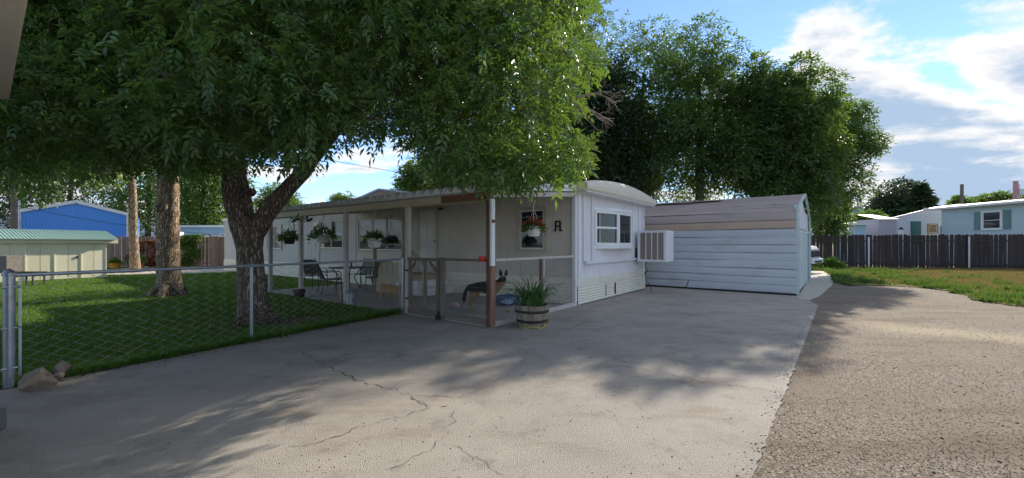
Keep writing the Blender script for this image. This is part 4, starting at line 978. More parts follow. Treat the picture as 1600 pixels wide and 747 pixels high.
# half-barrel planter with day lilies
bp_ = thing('barrel_planter', 'weathered half barrel planter with dark iron hoops in front of the porch corner', 'planter', G(831, 509), 0)
M_stave = mat_wood('barrel_stave', (.44, .38, .31), (.15, .115, .09), var=.22); M_hoop = mat('rusty_hoop', (.035, .025, .022), .7, .4, 20, .3, 60)
def brad(z): return .245 + .075 * (z / .40) ** .8
NS = 20
for i in range(NS):
    a = 2 * pi * (i + .5) / NS; rows = []
    for z in (0, .1, .2, .3, .40 + .006 * sin(i * 5)):
        r_ = brad(min(z, .4)); h = pi / NS * r_ * .96
        rows.append([(r_, -h, z), (r_ + .006, 0, z), (r_, h, z), (r_ - .025, h, z), (r_ - .025, -h, z), (r_, -h, z)])
    b = MB().grid(rows); k = len(b.v); b.f += [(k - 6, k - 5, k - 4, k - 3, k - 2)]
    o = b.build('stave', M_stave, bp_); o.rotation_euler = (0, 0, a)
for z, hh in ((.115, .05), (.29, .045)):
    MB().lathe([(brad(z) + .004, z - hh / 2), (brad(z) + .013, z - hh / 2), (brad(z) + .014, z + hh / 2), (brad(z) + .004, z + hh / 2)], 32).build('hoop', M_hoop, bp_, smooth=True)
MB().lathe([(0, .345), (.2, .35), (.285, .34), (.0, .33)], 20).build('soil', M_chip, bp_)
hose = MB()
pts = [((.28 + .03 * sin(5 * a)) * cos(a), (.28 + .03 * sin(5 * a)) * sin(a), .02 + .012 * sin(7 * a)) for a in np.linspace(-2.4, .6, 40)] + [(.31, .10, .06), (.33, .05, .13), (.30, .0, .16)]
hose.tube(pts, .013, 8); o = hose.build('hose', mat('yellow_rubber', (.50, .40, .08), .5, .2, 9), loc=G(831, 509)); tag(o, 'dirty yellow hose curled round the foot of the barrel planter', 'hose')
lily = thing('day_lily', 'day lily clump of long arching green leaves growing in the half barrel', 'plant', G(831, 509) + Vector((0, 0, .34)), 0)
r = random.Random(3)
for i in range(105):
    a = r.uniform(0, 2 * pi); L = r.uniform(.42, .80); bend = r.uniform(.7, 2.4); w = r.uniform(.017, .028); x0 = r.uniform(0, .20)
    d = Vector((cos(a), sin(a), 0)); s = Vector((-sin(a), cos(a), 0)); p = d * x0 ; ang = R(80) - r.uniform(0, .5); rows = []
    for k in range(9):
        u = k / 8; ww = w * (1 - u ** 2.2) + .001; rows.append([tuple(p - s * ww), tuple(p + Vector((0, 0, -.004))), tuple(p + s * ww)])
        p = p + (d * cos(ang) + Vector((0, 0, sin(ang)))) * (L / 8); ang -= bend * 2.2 * u / 4.5
    MB().grid(rows).build('leaf', M_lily, lily, smooth=True)
M_stalk = mat('lily_stalk', (.17, .20, .08), .7); M_petal = mat('peach_petal', (.72, .45, .24), .6, .1, 8)
for (x, y, h) in ((-.22, -.1, .82), (-.17, -.12, .70), (.0, -.08, .62), (.19, .03, .50), (.26, -.1, .72), (-.05, .1, .40)):
    MB().tube([(x * .4, y, 0), (x * .8, y, h * .6), (x, y, h)], [.006, .005, .004], 6).build('stalk', M_stalk, lily)
    q = MB()
    for k in range(r.choice((2, 3, 4))):
        c = Vector((x + r.uniform(-.04, .05), y + r.uniform(-.04, .04), h - r.uniform(-.05, .22)))
        for j in range(5): a = j * 1.257; q.add([c, c + Vector((.02 * cos(a - .5), .02 * sin(a - .5), .022)), c + Vector((.034 * cos(a), .034 * sin(a), .034)), c + Vector((.02 * cos(a + .5), .02 * sin(a + .5), .022))], [(0, 1, 2, 3)])
    q.build('flower', M_petal, lily)

# hanging baskets
def foliage_ball(r, n, rad, drop, size, seed, zs=.7):
    g = np.random.default_rng(seed); u = g.normal(size=(n, 3)); u /= np.linalg.norm(u, axis=1)[:, None]
    p = u * (rad * (0.5 + .5 * g.random(n)))[:, None]; p[:, 2] = np.abs(p[:, 2]) * zs - drop * (np.hypot(p[:, 0], p[:, 1]) / rad) ** 2 * g.random(n)
    return p, u
def leaf_quads(P_, D_, ll, lw, seed):
    g = np.random.default_rng(seed); n = len(P_); D = D_ + g.normal(0, .5, (n, 3)); D /= np.linalg.norm(D, axis=1)[:, None]
    S = np.cross(D, g.normal(size=(n, 3))); S /= np.linalg.norm(S, axis=1)[:, None] + 1e-9
    sc = (0.7 + .6 * g.random(n))[:, None]
    co = np.stack([P_, P_ + D * ll * .45 * sc + S * lw * .5 * sc, P_ + D * ll * sc, P_ + D * ll * .45 * sc - S * lw * .5 * sc], 1).reshape(-1, 3)
    k = np.arange(n)[:, None] * 4; tr = np.concatenate([k + np.array([[0, 1, 2]]), k + np.array([[0, 2, 3]])], 0); return co, tr
def basket(loc, label, pot_m, leaf_m, rad, potr, hook, flowers=None, seed=1, group='hanging flower baskets under the awning'):
    b = thing('hanging_basket', label, 'hanging basket', loc, 0, group)
    MB().lathe([(potr * .62, -.19), (potr * .95, -.02), (potr * 1.04, -.02), (potr * 1.04, .02), (potr * .9, .02), (potr * .85, -.02), (0, -.03)], 18).build('pot', pot_m, b, bevel=0)
    q = MB()
    for k in range(3): a = k * 2.094 + .4; q.tube([(potr * cos(a), potr * sin(a), .0), (0, 0, hook * .62)], .004, 4)
    q.tube([(0, 0, hook * .62), (0, 0, hook * .8), (.02, 0, hook * .86), (.035, 0, hook * .93), (.0, 0, hook)], .007, 5); q.build('hanger', M_black if pot_m is not M_white else M_white, b)
    p, u = foliage_ball(None, 520, rad, rad * .75, .05, seed); co, tr = leaf_quads(p, u + np.array([[0, 0, -.1]]), .075, .04, seed); npmesh('foliage', co, tr, leaf_m, b)
    if flowers:
        p, u = foliage_ball(None, 75, rad * .95, rad * .2, .05, seed + 9, 1.0); co, tr = leaf_quads(np.repeat(p, 4, 0), np.repeat(u, 4, 0), .05, .045, seed + 3); npmesh('flowers', co, tr, flowers, b)
    return b
M_pot_d = mat('dark_pot', (.02, .025, .03), .4, .2, 9); M_red = mat('red_petals', (.50, .012, .03), .5, .2, 20); M_potw = mat('offwhite_pot', (.62, .58, .52), .5, .06, 9)
M_lil = mat('lilac_petals', (.30, .22, .45), .6, .2, 20)
basket(T(-7.75, PO, 1.70), 'dark hanging pot nearest the tree trunk under the awning', M_pot_d, M_leaf, .32, .19, .62, seed=1)
basket(T(-5.85, PO, 1.74), 'widest hanging basket with a beige pot and trailing leaves', M_potw, M_leaf, .37, .20, .62, seed=2)
basket(T(-3.56, PO, 1.62), 'hanging basket with a white pot before the triple window', M_white, M_leaf, .25, .19, .68, seed=3)
basket(T(-5.9, -1.0, 1.62), 'smallest dark hanging pot under the awning by the handrail', M_pot_d, M_leaf4, .20, .13, .9, M_lil, seed=4)
basket(T(-.06, -1.76, 1.86), 'white hanging pot of red geraniums beside the house letter', M_white, M_leaf, .24, .17, .62, M_red, seed=5)

# patio table and chairs
M_iron = mat('dark_iron', (.03, .027, .025), .5, .3, 9); M_sling = mat('brown_sling', (.15, .13, .115), .8, .1, 30); M_sage = mat('sage_sling', (.18, .23, .20), .8, .1, 30)
tbl = thing('patio_table', 'dark round metal patio table among chairs under the awning', 'table', T(-7.6, -1.45, .03), 0)
MB().lathe([(0, .70), (.56, .70), (.58, .71), (.58, .73), (0, .735)], 28).build('table_top', M_iron, tbl)
for k in range(4): a = k * pi / 2 + .6; MB().tube([(.45 * cos(a), .45 * sin(a), .70), (.22 * cos(a), .22 * sin(a), .4), (.42 * cos(a), .42 * sin(a), 0)], .018, 6).build('leg', M_iron, tbl)
MB().lathe([(0, 0), (.03, 0), (.02, .12), (.07, .14), (.0, .15)], 10, (.1, .1, .735)).build('candle_holder', M_iron, tbl)
def chair(label, loc, rz, sm):
    c = thing('patio_chair', label, 'chair', loc, rz, 'patio chairs round the table')
    rows = [[(x, y, .42 + .02 * (y / .25) ** 2 + .03 * abs(x) * abs(x)) for x in np.linspace(-.24, .24, 5)] for y in np.linspace(-.25, .24, 6)]
    o = MB().grid(rows).build('seat', sm, c); o.modifiers.new('s', 'SOLIDIFY').thickness = .02
    rows = [[(x, .24 + .20 * u, .45 + .50 * u - .03 * (abs(x) / .24) ** 2 * u) for x in np.linspace(-.23, .23, 5)] for u in np.linspace(0, 1, 6)]
    o = MB().grid(rows).build('backrest', sm, c); o.modifiers.new('s', 'SOLIDIFY').thickness = .02
    for s in (-1, 1):
        MB().tube([(s * .25, .22, .42), (s * .25, .46, .98)], .014, 6).build('back_frame', M_iron, c)
        MB().tube([(s * .27, -.24, .0), (s * .26, -.22, .62), (s * .27, -.16, .66), (s * .27, .28, .64)], .014, 6).build('arm', M_iron, c)
        MB().tube([(s * .26, -.25, .41), (s * .26, .25, .42)], .013, 6).build('seat_frame', M_iron, c)
        MB().tube([(s * .25, .22, .42), (s * .27, .34, 0)], .013, 6).build('leg', M_iron, c)
    for k in range(4): MB().tube([(-.23, .30 + .04 * k, .58 + .10 * k), (.23, .30 + .04 * k, .58 + .10 * k)], .008, 5).build('slat', M_iron, c)
    return c
chair('dark patio chair on the left of the round table with cushion seat', T(-9.0, -1.75, .03), TRZ + R(95), M_sling)
chair('brown patio chair on the right of the table seen side on', T(-6.55, -1.05, .03), TRZ + R(-100), M_sling)
chair('dark patio chair with its back to the driveway in front of the table', T(-7.15, -2.25, .03), TRZ + R(165), M_iron)
chair('sage green backed patio chair behind the table against the skirting', T(-8.25, -.55, .03), TRZ + R(10), M_sage)

# carved bench, can, pots
bn = thing('wooden_bench', 'low yellow pine bench with scalloped apron on the patio slab', 'bench', T(-4.42, -2.05, .03), TRZ)
M_pine = mat_wood('yellow_pine', (.50, .32, .14), (.34, .19, .07), axis=0, bump=.2)
MB().box((0, 0, .36), (.80, .28, .035)).build('seat', M_pine, bn, bevel=.006)
poly = [(-.38, 0), (-.30, 0), (-.26, .14), (-.19, .21), (-.09, .20), (0, .12), (.09, .20), (.19, .21), (.26, .14), (.30, 0), (.38, 0), (.36, .18), (.38, .34), (-.38, .34), (-.36, .18)]
for y in (-.12, .10): MB().prism(poly, .022, Matrix.Translation((0, y, 0)) @ Matrix.Rotation(pi / 2, 4, 'X')).build('apron', M_pine, bn)
for i, (x, m_) in enumerate(((-.15, M_white), (.02, M_potw), (.2, M_white))):
    o = MB().lathe([(.03, 0), (.05, .07), (.045, .08), (0, .07)], 12).build('small_pot', m_, loc=T(-4.42 + x, -2.05, .408)); tag(o, ('small white pot at the left end of the pine bench', 'small beige pot in the middle of the pine bench', 'small white pot at the right end of the pine bench')[i], 'pot', 'small pots on the pine bench')
wc = thing('watering_can', 'grey galvanised watering can beside the white porch post', 'watering can', T(-4.52, PO - .02, .03), TRZ)
MB().lathe([(.10, 0), (.105, .0), (.11, .27), (.10, .28), (.0, .26)], 18).build('body', M_galv, wc, smooth=False)
MB().tube([(.10, 0, .06), (.20, 0, .22), (.27, 0, .33)], [.03, .02, .018], 8).build('spout', M_galv, wc); MB().tube([(-.10, 0, .08), (-.19, 0, .16), (-.15, 0, .30), (-.02, 0, .37), (.08, 0, .27)], .010, 6).build('handle', M_galv, wc)
bt = thing('garden_boot', 'tall tan rubber boot standing left of the white porch post', 'boot', T(-4.93, PO - .03, .03), TRZ)
MB().tube([(0, 0, .03), (0, 0, .12), (0, 0, .3)], [.05, .05, .06], 10).build('shaft', M_rock, bt); MB().tube([(0, 0, .045), (.08, -.05, .045), (.14, -.09, .04)], [.05, .045, .03], 10).build('foot', M_rock, bt)
pt = MB().lathe([(.10, 0), (.15, .10), (.16, .22), (.13, .22), (0, .18)], 16).build('clay_pot', mat('brown_pot', (.06, .035, .025), .5, .2, 9), loc=T(-6.9, PO - .12, .03)); tag(pt, 'dark brown round pot at the foot of the second far porch post', 'pot')
vn = thing('post_vine', 'sprig of green vine at the top of the porch post near the tree', 'plant', T(-7.05, PO, 2.18), 0)
p, u = foliage_ball(None, 60, .26, .1, .05, 31, .6); p[:, 1] *= .4; co, tr = leaf_quads(p, u, .11, .055, 31); npmesh('foliage', co, tr, M_leaf, vn)

# ================================================================== YARD THINGS ON THE LEFT
def planter(loc, label, m, w, h, seed, lm, rad):
    b = thing('flower_pot', label, 'flower pot', loc, 0); MB().lathe([(w * .38, 0), (w * .5, h), (w * .45, h), (0, h * .85)], 14).build('pot', m, b)
    if rad:
        p, u = foliage_ball(None, 260, rad, .05, .05, seed, 1.0); p[:, 2] += h; co, tr = leaf_quads(p, u, .16, .08, seed); npmesh('foliage', co, tr, lm, b)
planter((-25.2, 26.0, 0), 'orange planter box on the path beside the yellow shed', mat('orange_plastic', (.75, .32, .03), .5), .62, .34, 51, M_leaf3, .26)
planter((-24.2, 26.1, 0), 'small dark grey pot between orange planter and terracotta pot', mat('slate_pot', (.12, .13, .15), .5), .5, .24, 52, M_leaf3, 0)
planter((-23.7, 25.9, 0), 'terracotta pot with a leafy green plant by the board fence', mat('terracotta', (.55, .14, .07), .7), .7, .34, 53, M_leaf3, .5)
def vine(loc, label, m, n, w, h, seed):
    b = thing('vine', label, 'vine', loc, 0); g = np.random.default_rng(seed); p = np.stack([g.normal(0, w * .35, n), -np.abs(g.normal(0, .08, n)) - .05, h * (1 - g.random(n) ** 1.4 * .95)], -1)
    p[:, 0] += .25 * np.sin(p[:, 2] * 5 + seed); co, tr = leaf_quads(p, np.tile([[0, -.5, -.7]], (n, 1)), .17, .12, seed); npmesh('foliage', co, tr, m, b)
    MB().tube([(0, -.05, 0), (.1, -.06, h * .5), (-.05, -.05, h * .95)], .02, 5).build('stem', M_twig, b)
M_rust = mat_leaf('rust_leaf', (.22, .075, .03), (.3, .10, .03), .6, .3)
vine((-24.7, 26.98, 0), 'rust red dried vine on the board fence above the pots', M_rust, 420, .55, 1.75, 1)
vine((-23.5, 27.0, 0), 'second rust brown vine on the fence left of the cottonwood', M_rust, 420, .55, 1.8, 2)
vine((-21.3, 27.1, 0), 'green climbing vine hanging over the fence right of the cottonwood trunk', M_leaf3, 1100, 1.1, 2.15, 3)
gt = thing('garden_bench', 'dark metal garden bench on the lawn at the far left', 'bench', (-17.9, 14.9, -.012), 0)
MB().box((0, 0, .50), (1.5, .45, .04)).build('seat', M_iron, gt)
for x, y in ((-.6, -.18), (.45, -.18), (.68, -.18), (-.6, .18), (.68, .18)): MB().box((x, y, .24), (.04, .04, .48)).build('leg', M_iron, gt)
bx = MB().box((0, 0, .29), (.62, .5, .56)).build('storage_box', mat('grey_wood_box', (.16, .145, .13), .9, .15, 6), loc=(-18.4, 14.9, .515)); tag(bx, 'grey weathered box sitting on the dark garden bench', 'box'); bx.modifiers.new('b', 'BEVEL').width = .01

# white pickup truck behind the shed
tk = thing('pickup_truck', 'white pickup truck front peeking out behind the metal shed', 'truck', (15.85, 21.5, 0), R(-50))
M_car = mat('white_car_paint', (.72, .76, .80), .2, .02, 2); M_chrome = mat('chrome', (.6, .62, .64), .15, .05, 4, metal=.9); M_tyre = mat('tyre_rubber', (.02, .02, .02), .8)
side = [(-5.3, .55), (-.15, .55), (0, .75), (0, 1.25), (-.12, 1.40), (-1.5, 1.56), (-2.25, 2.12), (-3.5, 2.14), (-3.75, 1.50), (-5.3, 1.46)]
MB().prism(side, 1.9, Matrix.Translation((0, .95, 0)) @ Matrix.Rotation(pi / 2, 4, 'X')).build('body', M_car, tk, bevel=.05, seg=2)
MB().box((.02, 0, 1.02), (.05, 1.05, .36)).build('grille', M_black, tk)
for k in range(3): MB().box((.05, 0, .90 + .12 * k), (.03, 1.05, .025)).build('grille_bar', M_chrome, tk)
MB().box((.09, 0, .64), (.20, 1.94, .24)).build('bumper', M_car, tk, bevel=.03); MB().box((.20, 0, .60), (.02, 1.2, .09)).build('bumper_vent', M_black, tk)
for y in (-.74, .74):
    h_ = MB().box((.02, y, 1.02), (.06, .36, .36)).build('headlight', M_black, tk, bevel=.03); MB().box((.055, y, 1.08), (.02, .22, .16)).build('lens', M_glassb, h_); MB().box((.055, y, .80), (.02, .34, .06)).build('trim', M_car, h_)
MB().add([(-1.55, -.8, 1.60), (-2.2, -.75, 2.08), (-2.2, .75, 2.08), (-1.55, .8, 1.60)], [(0, 1, 2, 3)], Matrix.Translation((.05, 0, .02))).build('windscreen', M_glass, tk)
for x in (-.95, -4.3):
    for y in (-.9, .9):
        w_ = MB().lathe([(.2, -.12), (.38, -.10), (.39, 0), (.38, .10), (.2, .12)], 20, M=Matrix.Translation((x, y, .39)) @ Matrix.Rotation(pi / 2, 4, 'X')).build('wheel', M_tyre, tk, smooth=True)
        MB().lathe([(0, -.13), (.2, -.125), (.2, .125), (0, .13)], 14, M=Matrix.Translation((x, y, .39)) @ Matrix.Rotation(pi / 2, 4, 'X')).build('rim', M_chrome, w_)
ct = rock('rag', G(1265, 419) + Vector((0, 0, .08)), (.22, .2, .12), 21, 'crumpled white cloth on the path behind the shed corner', M_white, 2); ct['category'] = 'cloth'

# utility poles and wires
def upole(name, label, px, Y, ytop, r, m, cross=True):
    X = Xat(px, Y); h = Zat(ytop, Y); p = thing(name, label, 'pole', (X, Y, 0), 0); MB().tube([(0, 0, 0), (0, 0, h)], [r * 1.15, r], 10).build('shaft', m, p)
    if cross: MB().box((0, -.1, h - .5), (.09, .09, .5)).build('bracket', m, p)
    return p
M_pole = mat_wood('utility_pole', (.25, .19, .15), (.12, .09, .07))
upole('utility_pole', 'brown wooden pole with a bent dead limb left of the blue building', 22, 28.5, 300, .16, M_pole)
upole('metal_pole', 'thin grey metal pole beside the brown wooden pole', 30, 28.4, 308, .05, M_galv, False)
upole('utility_pole', 'distant plain wooden pole rising above the teal trailer roof', 1503, 62, 288, .20, M_pole, False)
q = upole('radio_mast', 'distant reddish mast with equipment at the right edge', 1587, 62, 283, .28, mat('mast_red', (.42, .22, .22), .6), False)
MB().box((.7, 0, Zat(300, 62)), (.9, .5, .9)).build('equipment', M_galv, q); MB().tube([(.5, 0, Zat(310, 62)), (.55, 0, Zat(288, 62))], .07, 6).build('aerial', M_galv, q)
def wire(label, A, B, sag, r):
    A = Vector(A); B = Vector(B); pts = [A.lerp(B, k / 24) - Vector((0, 0, sag * 4 * (k / 24) * (1 - k / 24))) for k in range(25)]
    tag(MB().tube(pts, r, 5).build('power_line', M_black), label, 'cable')
wire('thin power line crossing the sky gap above the awning', P(300, 205, 24), P(900, 310, 24), .3, .012)
wire('sagging black cable in front of the blue building', P(8, 318, 27), P(330, 366, 27), .25, .016)
wire('faint cable running from the wooden pole to the trees', P(28, 311, 28.5), P(130, 285, 33), .1, .014)
# distant mountains
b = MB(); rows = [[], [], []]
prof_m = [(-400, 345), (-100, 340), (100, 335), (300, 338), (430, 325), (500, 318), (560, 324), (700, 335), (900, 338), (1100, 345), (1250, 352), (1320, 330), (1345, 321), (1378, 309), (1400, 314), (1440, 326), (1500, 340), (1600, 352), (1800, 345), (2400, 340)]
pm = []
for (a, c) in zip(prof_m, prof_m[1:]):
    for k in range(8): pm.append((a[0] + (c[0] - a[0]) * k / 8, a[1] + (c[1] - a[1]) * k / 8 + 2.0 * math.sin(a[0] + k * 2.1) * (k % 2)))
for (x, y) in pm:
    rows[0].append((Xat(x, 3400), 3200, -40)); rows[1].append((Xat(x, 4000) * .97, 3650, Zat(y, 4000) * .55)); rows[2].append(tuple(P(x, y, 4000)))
structure(MB().grid(rows).build('mountain', mat('haze_tinted_rock', (.16, .21, .28), .95, .2, .004), smooth=True))  # blue haze of distance put into the base colour

# ================================================================== TREES
def compound(r, P_, A_, L, pairs, ll, lw):
    """pinnate leaves: pairs of folded leaflets and one at the tip"""
    n = len(P_); up = r.normal(0, .35, (n, 3)); up[:, 2] += 1
    S = np.cross(A_, up); S /= np.linalg.norm(S, axis=1)[:, None] + 1e-9; N_ = np.cross(S, A_)
    out = []; sc = (.7 + .55 * r.random(n))[:, None]
    items = [(k, s) for k in range(pairs) for s in (-1, 1)] + [(pairs, 0)]
    for k, s in items:
        tt_ = (k + .5) / (pairs + .15); b = P_ + A_ * (L * min(tt_, 1.0)) * sc - np.array([[0, 0, 1]]) * (L * .25 * tt_ * tt_) * sc
        d = A_ * (.6 if s else 1) + S * (s * .8) + r.normal(0, .16, (n, 3)); d[:, 2] -= .18; d /= np.linalg.norm(d, axis=1)[:, None]
        w = np.cross(d, N_); w /= np.linalg.norm(w, axis=1)[:, None] + 1e-9; nn = np.cross(w, d)
        l_ = ll * (.6 + .75 * r.random((n, 1))) * sc; m = b + d * l_ * .42
        out.append(np.stack([b, m + w * lw * .5 * sc + nn * lw * .16, b + d * l_ - np.array([[0, 0, 1]]) * l_ * .10, m - w * lw * .5 * sc + nn * lw * .16], 1))
    co = np.concatenate(out, 0).reshape(-1, 3); k = np.arange(len(co) // 4)[:, None] * 4
    return co, np.concatenate([k + np.array([[0, 1, 2]]), k + np.array([[0, 2, 3]])], 0)
def clump_points(r, clumps, per, droop=.45, squash=.8):
    Ps, As = [], []
    for (c, rad) in clumps:
        k = max(4, int(per * (rad / .65) ** 2)); u = r.normal(size=(k, 3)); u /= np.linalg.norm(u, axis=1)[:, None]
        rr = rad * (.30 + .75 * r.random(k) ** .6); p = u * rr[:, None]; p[:, 2] *= squash
        a = u * .8 + r.normal(0, .45, (k, 3)); a[:, 2] -= droop; a /= np.linalg.norm(a, axis=1)[:, None]
        Ps.append(p + np.array(c)[None]); As.append(a)
    return np.concatenate(Ps), np.concatenate(As)
def trunk_mesh(limbs, clumps, rnd, twig=.012, thick=.05, nmax=100000, lump=.05):
    """limbs: list of (points, radii). Clumps are reached by bent branches from the nearest limb."""
    b = MB(); nodes = []
    for pts, rad in limbs:
        pts = [Vector(p) for p in pts]; fp, fr = [], []
        for i in range(len(pts) - 1):
            k = max(2, int((pts[i + 1] - pts[i]).length / .14))
            for j in range(k):
                u = j / k; p0 = pts[max(i - 1, 0)]; p1 = pts[i]; p2 = pts[i + 1]; p3 = pts[min(i + 2, len(pts) - 1)]
                p = .5 * ((2 * p1) + (p2 - p0) * u + (2 * p0 - 5 * p1 + 4 * p2 - p3) * u * u + (3 * p1 - p0 - 3 * p2 + p3) * u ** 3)
                fp.append(p); fr.append((rad[i] + (rad[i + 1] - rad[i]) * u) * (1 + rnd.uniform(-lump, lump)))
        fp.append(pts[-1]); fr.append(rad[-1]); s0 = len(b.v); n = 20 if rad[0] > .15 else 10
        b.tube(fp, fr, n)
        ph = rnd.uniform(0, 6)
        for q in range(len(fp) * n):   # ridged, uneven section
            i, j = divmod(q, n); v = Vector(b.v[s0 + q]); c = fp[i]; k = 1 + .05 * sin(3 * 2 * pi * j / n + ph + i * .05) + .03 * sin(7 * 2 * pi * j / n + i * .11)
            b.v[s0 + q] = tuple(c + (v - c) * k)
        nodes += [(p, r_) for p, r_ in zip(fp, fr)][len(fp) // 3:]
    base = Vector(limbs[0][0][-1]); order = sorted(clumps, key=lambda c: (Vector(c[0]) - base).length)[:nmax]
    arr = np.array([tuple(p) for p, _ in nodes]); rad = [q for _, q in nodes]
    for c, cr in order:
        cv = np.array(c); i = int(np.argmin(((arr - cv) ** 2).sum(1))); p = Vector(arr[i]); q = Vector(c); r0 = min(thick, rad[i] * .6)
        mid = p.lerp(q, .5) + Vector((rnd.uniform(-.1, .1), rnd.uniform(-.1, .1), .12 + rnd.uniform(-.1, .1))) * min(1.5, (q - p).length)
        b.tube([p, p.lerp(mid, .6) , mid, mid.lerp(q, .6), q], [r0, r0 * .85, r0 * .7, r0 * .5, max(.006, r0 * .4)], 5, caps=False)
        arr = np.concatenate([arr, [tuple(mid), tuple(q)]]); rad += [r0 * .8, max(twig, r0 * .55)]
    return b
def bez(A, B, up, k=6):
    A = Vector(A); B = Vector(B); m = A.lerp(B, .45) + Vector((0, 0, up)); return [(1 - u) ** 2 * A + 2 * u * (1 - u) * m + u * u * B for u in np.linspace(0, 1, k)]
def interp(x, tab): return float(np.interp(x, [a for a, _ in tab], [b for _, b in tab]))

# ---- the ash in front, forked low, its crown hanging over the fence and porch
rnd = random.Random(21); r = np.random.default_rng(21)
low = [(-500, 290), (-100, 270), (0, 250), (60, 238), (120, 238), (200, 246), (235, 250), (330, 256), (380, 250), (430, 250), (475, 236), (510, 215), (570, 192), (630, 205), (680, 252), (720, 268), (770, 276), (830, 270), (890, 266), (930, 215), (950, 150), (985, 60), (1000, 0)]
right = [(-900, 915), (-300, 940), (0, 950), (60, 946), (110, 938), (150, 915), (190, 896), (230, 886), (300, 884)]
C0 = Vector((-3.9, 7.5, 5.6)); RX, RYd, RZ_ = 6.8, 4.6, 4.2
cl = []
for _ in range(30000):
    x, y, z = r.uniform(-10.4, 2.3), r.uniform(4.3, 12.1), r.uniform(2.2, 9.2)
    e = ((x - C0.x) / RX) ** 2 + ((y - C0.y) / RYd) ** 2 + ((z - C0.z) / RZ_) ** 2
    if e > 1 or (e < .18): continue
    rad = .50 + .26 * r.random(); px = 800 + F * x / y; py = HY - F * (z - CAMH) / y; pr = rad * F / y
    if py + pr * .75 > interp(px, low) or px + pr * .8 > interp(py, right): continue
    if x + .8 * 0 > -1 and y > 9.3: continue
    if any((x - a[0]) ** 2 + (y - a[1]) ** 2 + (z - a[2]) ** 2 < .70 ** 2 for a, _ in cl): continue
    cl.append(((x, y, z), rad))
    if len(cl) >= 600: break
# drooping sprays that break the lower outline
for q_ in range(130):
    px = r.uniform(20, 890) if q_ < 70 else r.uniform(680, 905); Y = r.uniform(4.6, 8.5); rad = .22 + .12 * r.random(); py = interp(px, low) - rad * F / Y * .1 - r.random() * 12
    py -= 10 if px > 680 else 0; p = P(px, py, Y)
    if p.z > 2.0: cl.append((tuple(p), rad))
Yt = 7.8
def q8(px, py, Y=Yt): return P(px, py, Y)
ash = thing('ash_tree', 'large forked ash tree whose dark crown hangs over the chain link fence', 'tree', (0, 0, 0), 0)
fork = q8(388, 348)
limbs = [([G(402, 507), q8(400, 492), q8(396, 462), q8(393, 425), q8(391, 390), q8(389, 362), q8(387, 340)], [.40, .30, .25, .225, .225, .265, .25]),
         ([q8(382, 360), q8(374, 320), q8(368, 285), q8(366, 250), P(358, 190, 7.7), P(330, 90, 7.5), P(300, -60, 7.3)], [.22, .23, .21, .20, .17, .13, .06]),
         ([q8(398, 362), q8(420, 328), q8(446, 298), q8(474, 268), P(502, 232, 7.7), P(560, 160, 7.4), P(640, 70, 7.0), P(720, -30, 6.6)], [.185, .155, .14, .13, .11, .085, .06, .035])]
for (A, B, up, r0) in ((P(366, 250, 7.8), (-8.2, 6.6, 5.0), .5, .13), (P(358, 190, 7.7), (-6.0, 5.0, 6.2), .6, .11), (P(358, 190, 7.7), (-7.2, 10.2, 6.6), .6, .12), (P(502, 232, 7.7), (-1.2, 6.6, 4.0), .8, .10),
                     (P(560, 160, 7.4), (.9, 6.6, 4.6), .7, .09), (P(502, 232, 7.7), (-3.0, 5.0, 4.6), .6, .09), (P(560, 160, 7.4), (-2.0, 9.6, 6.6), .5, .10), (P(330, 90, 7.5), (-3.5, 7.2, 8.4), .3, .08), (P(640, 70, 7.0), (1.0, 5.4, 6.4), .4, .06)):
    pts = bez(A, B, up); limbs.append((pts, [r0 * (1 - .75 * i / (len(pts) - 1)) for i in range(len(pts))]))
tm = trunk_mesh(limbs, cl, rnd); tm.build('trunk', M_bark, ash, smooth=True)
for (px, py, Y, s) in ((365, 308, 7.62, .12), (392, 300, 7.6, .07)):
    c = P(px, py, Y); MB().lathe([(.0, .0), (.45 * s, .02), (.8 * s, .06), (1.0 * s, .03), (1.15 * s, -.04)], 14, M=Matrix.Translation(c) @ Matrix.Rotation(R(75), 4, 'X')).build('knot', M_bark, ash, smooth=True)
Ps, As = clump_points(r, cl, 138, .15); co, tr = compound(r, Ps, As, .16, 3, .087, .038); npmesh('crown', co, tr, M_leaf, ash)
# bare twigs showing in and beside the crown
def dead_twigs(parent, A, dirs, seed, L=1.2):
    g = random.Random(seed); b = MB(); A = Vector(A)
    def rec(p, d, l, rr, lev):
        q = p + d * l; b.tube([p, p.lerp(q, .5) + Vector((g.uniform(-.04, .04), 0, g.uniform(-.04, .04))), q], [rr, rr * .8, rr * .55], 5, caps=False)
        if lev:
            for _ in range(3): rec(p.lerp(q, g.uniform(.4, 1)), (d + Vector((g.uniform(-.7, .7), g.uniform(-.5, .5), g.uniform(-.6, .5)))).normalized(), l * g.uniform(.45, .75), rr * .55, lev - 1)
    for d in dirs: rec(A, Vector(d).normalized(), L, .022, 3)
    b.build('dead_branch', M_twig, parent)
dead_twigs(ash, P(880, 150, 6.2), [(1, .1, .1), (.8, .2, -.35)], 4, .55); dead_twigs(ash, P(200, 130, 5.2), [(1, .1, .25), (.7, 0, .6)], 5, .35); dead_twigs(ash, P(290, 95, 5.2), [(1, .1, -.2)], 6, .4)

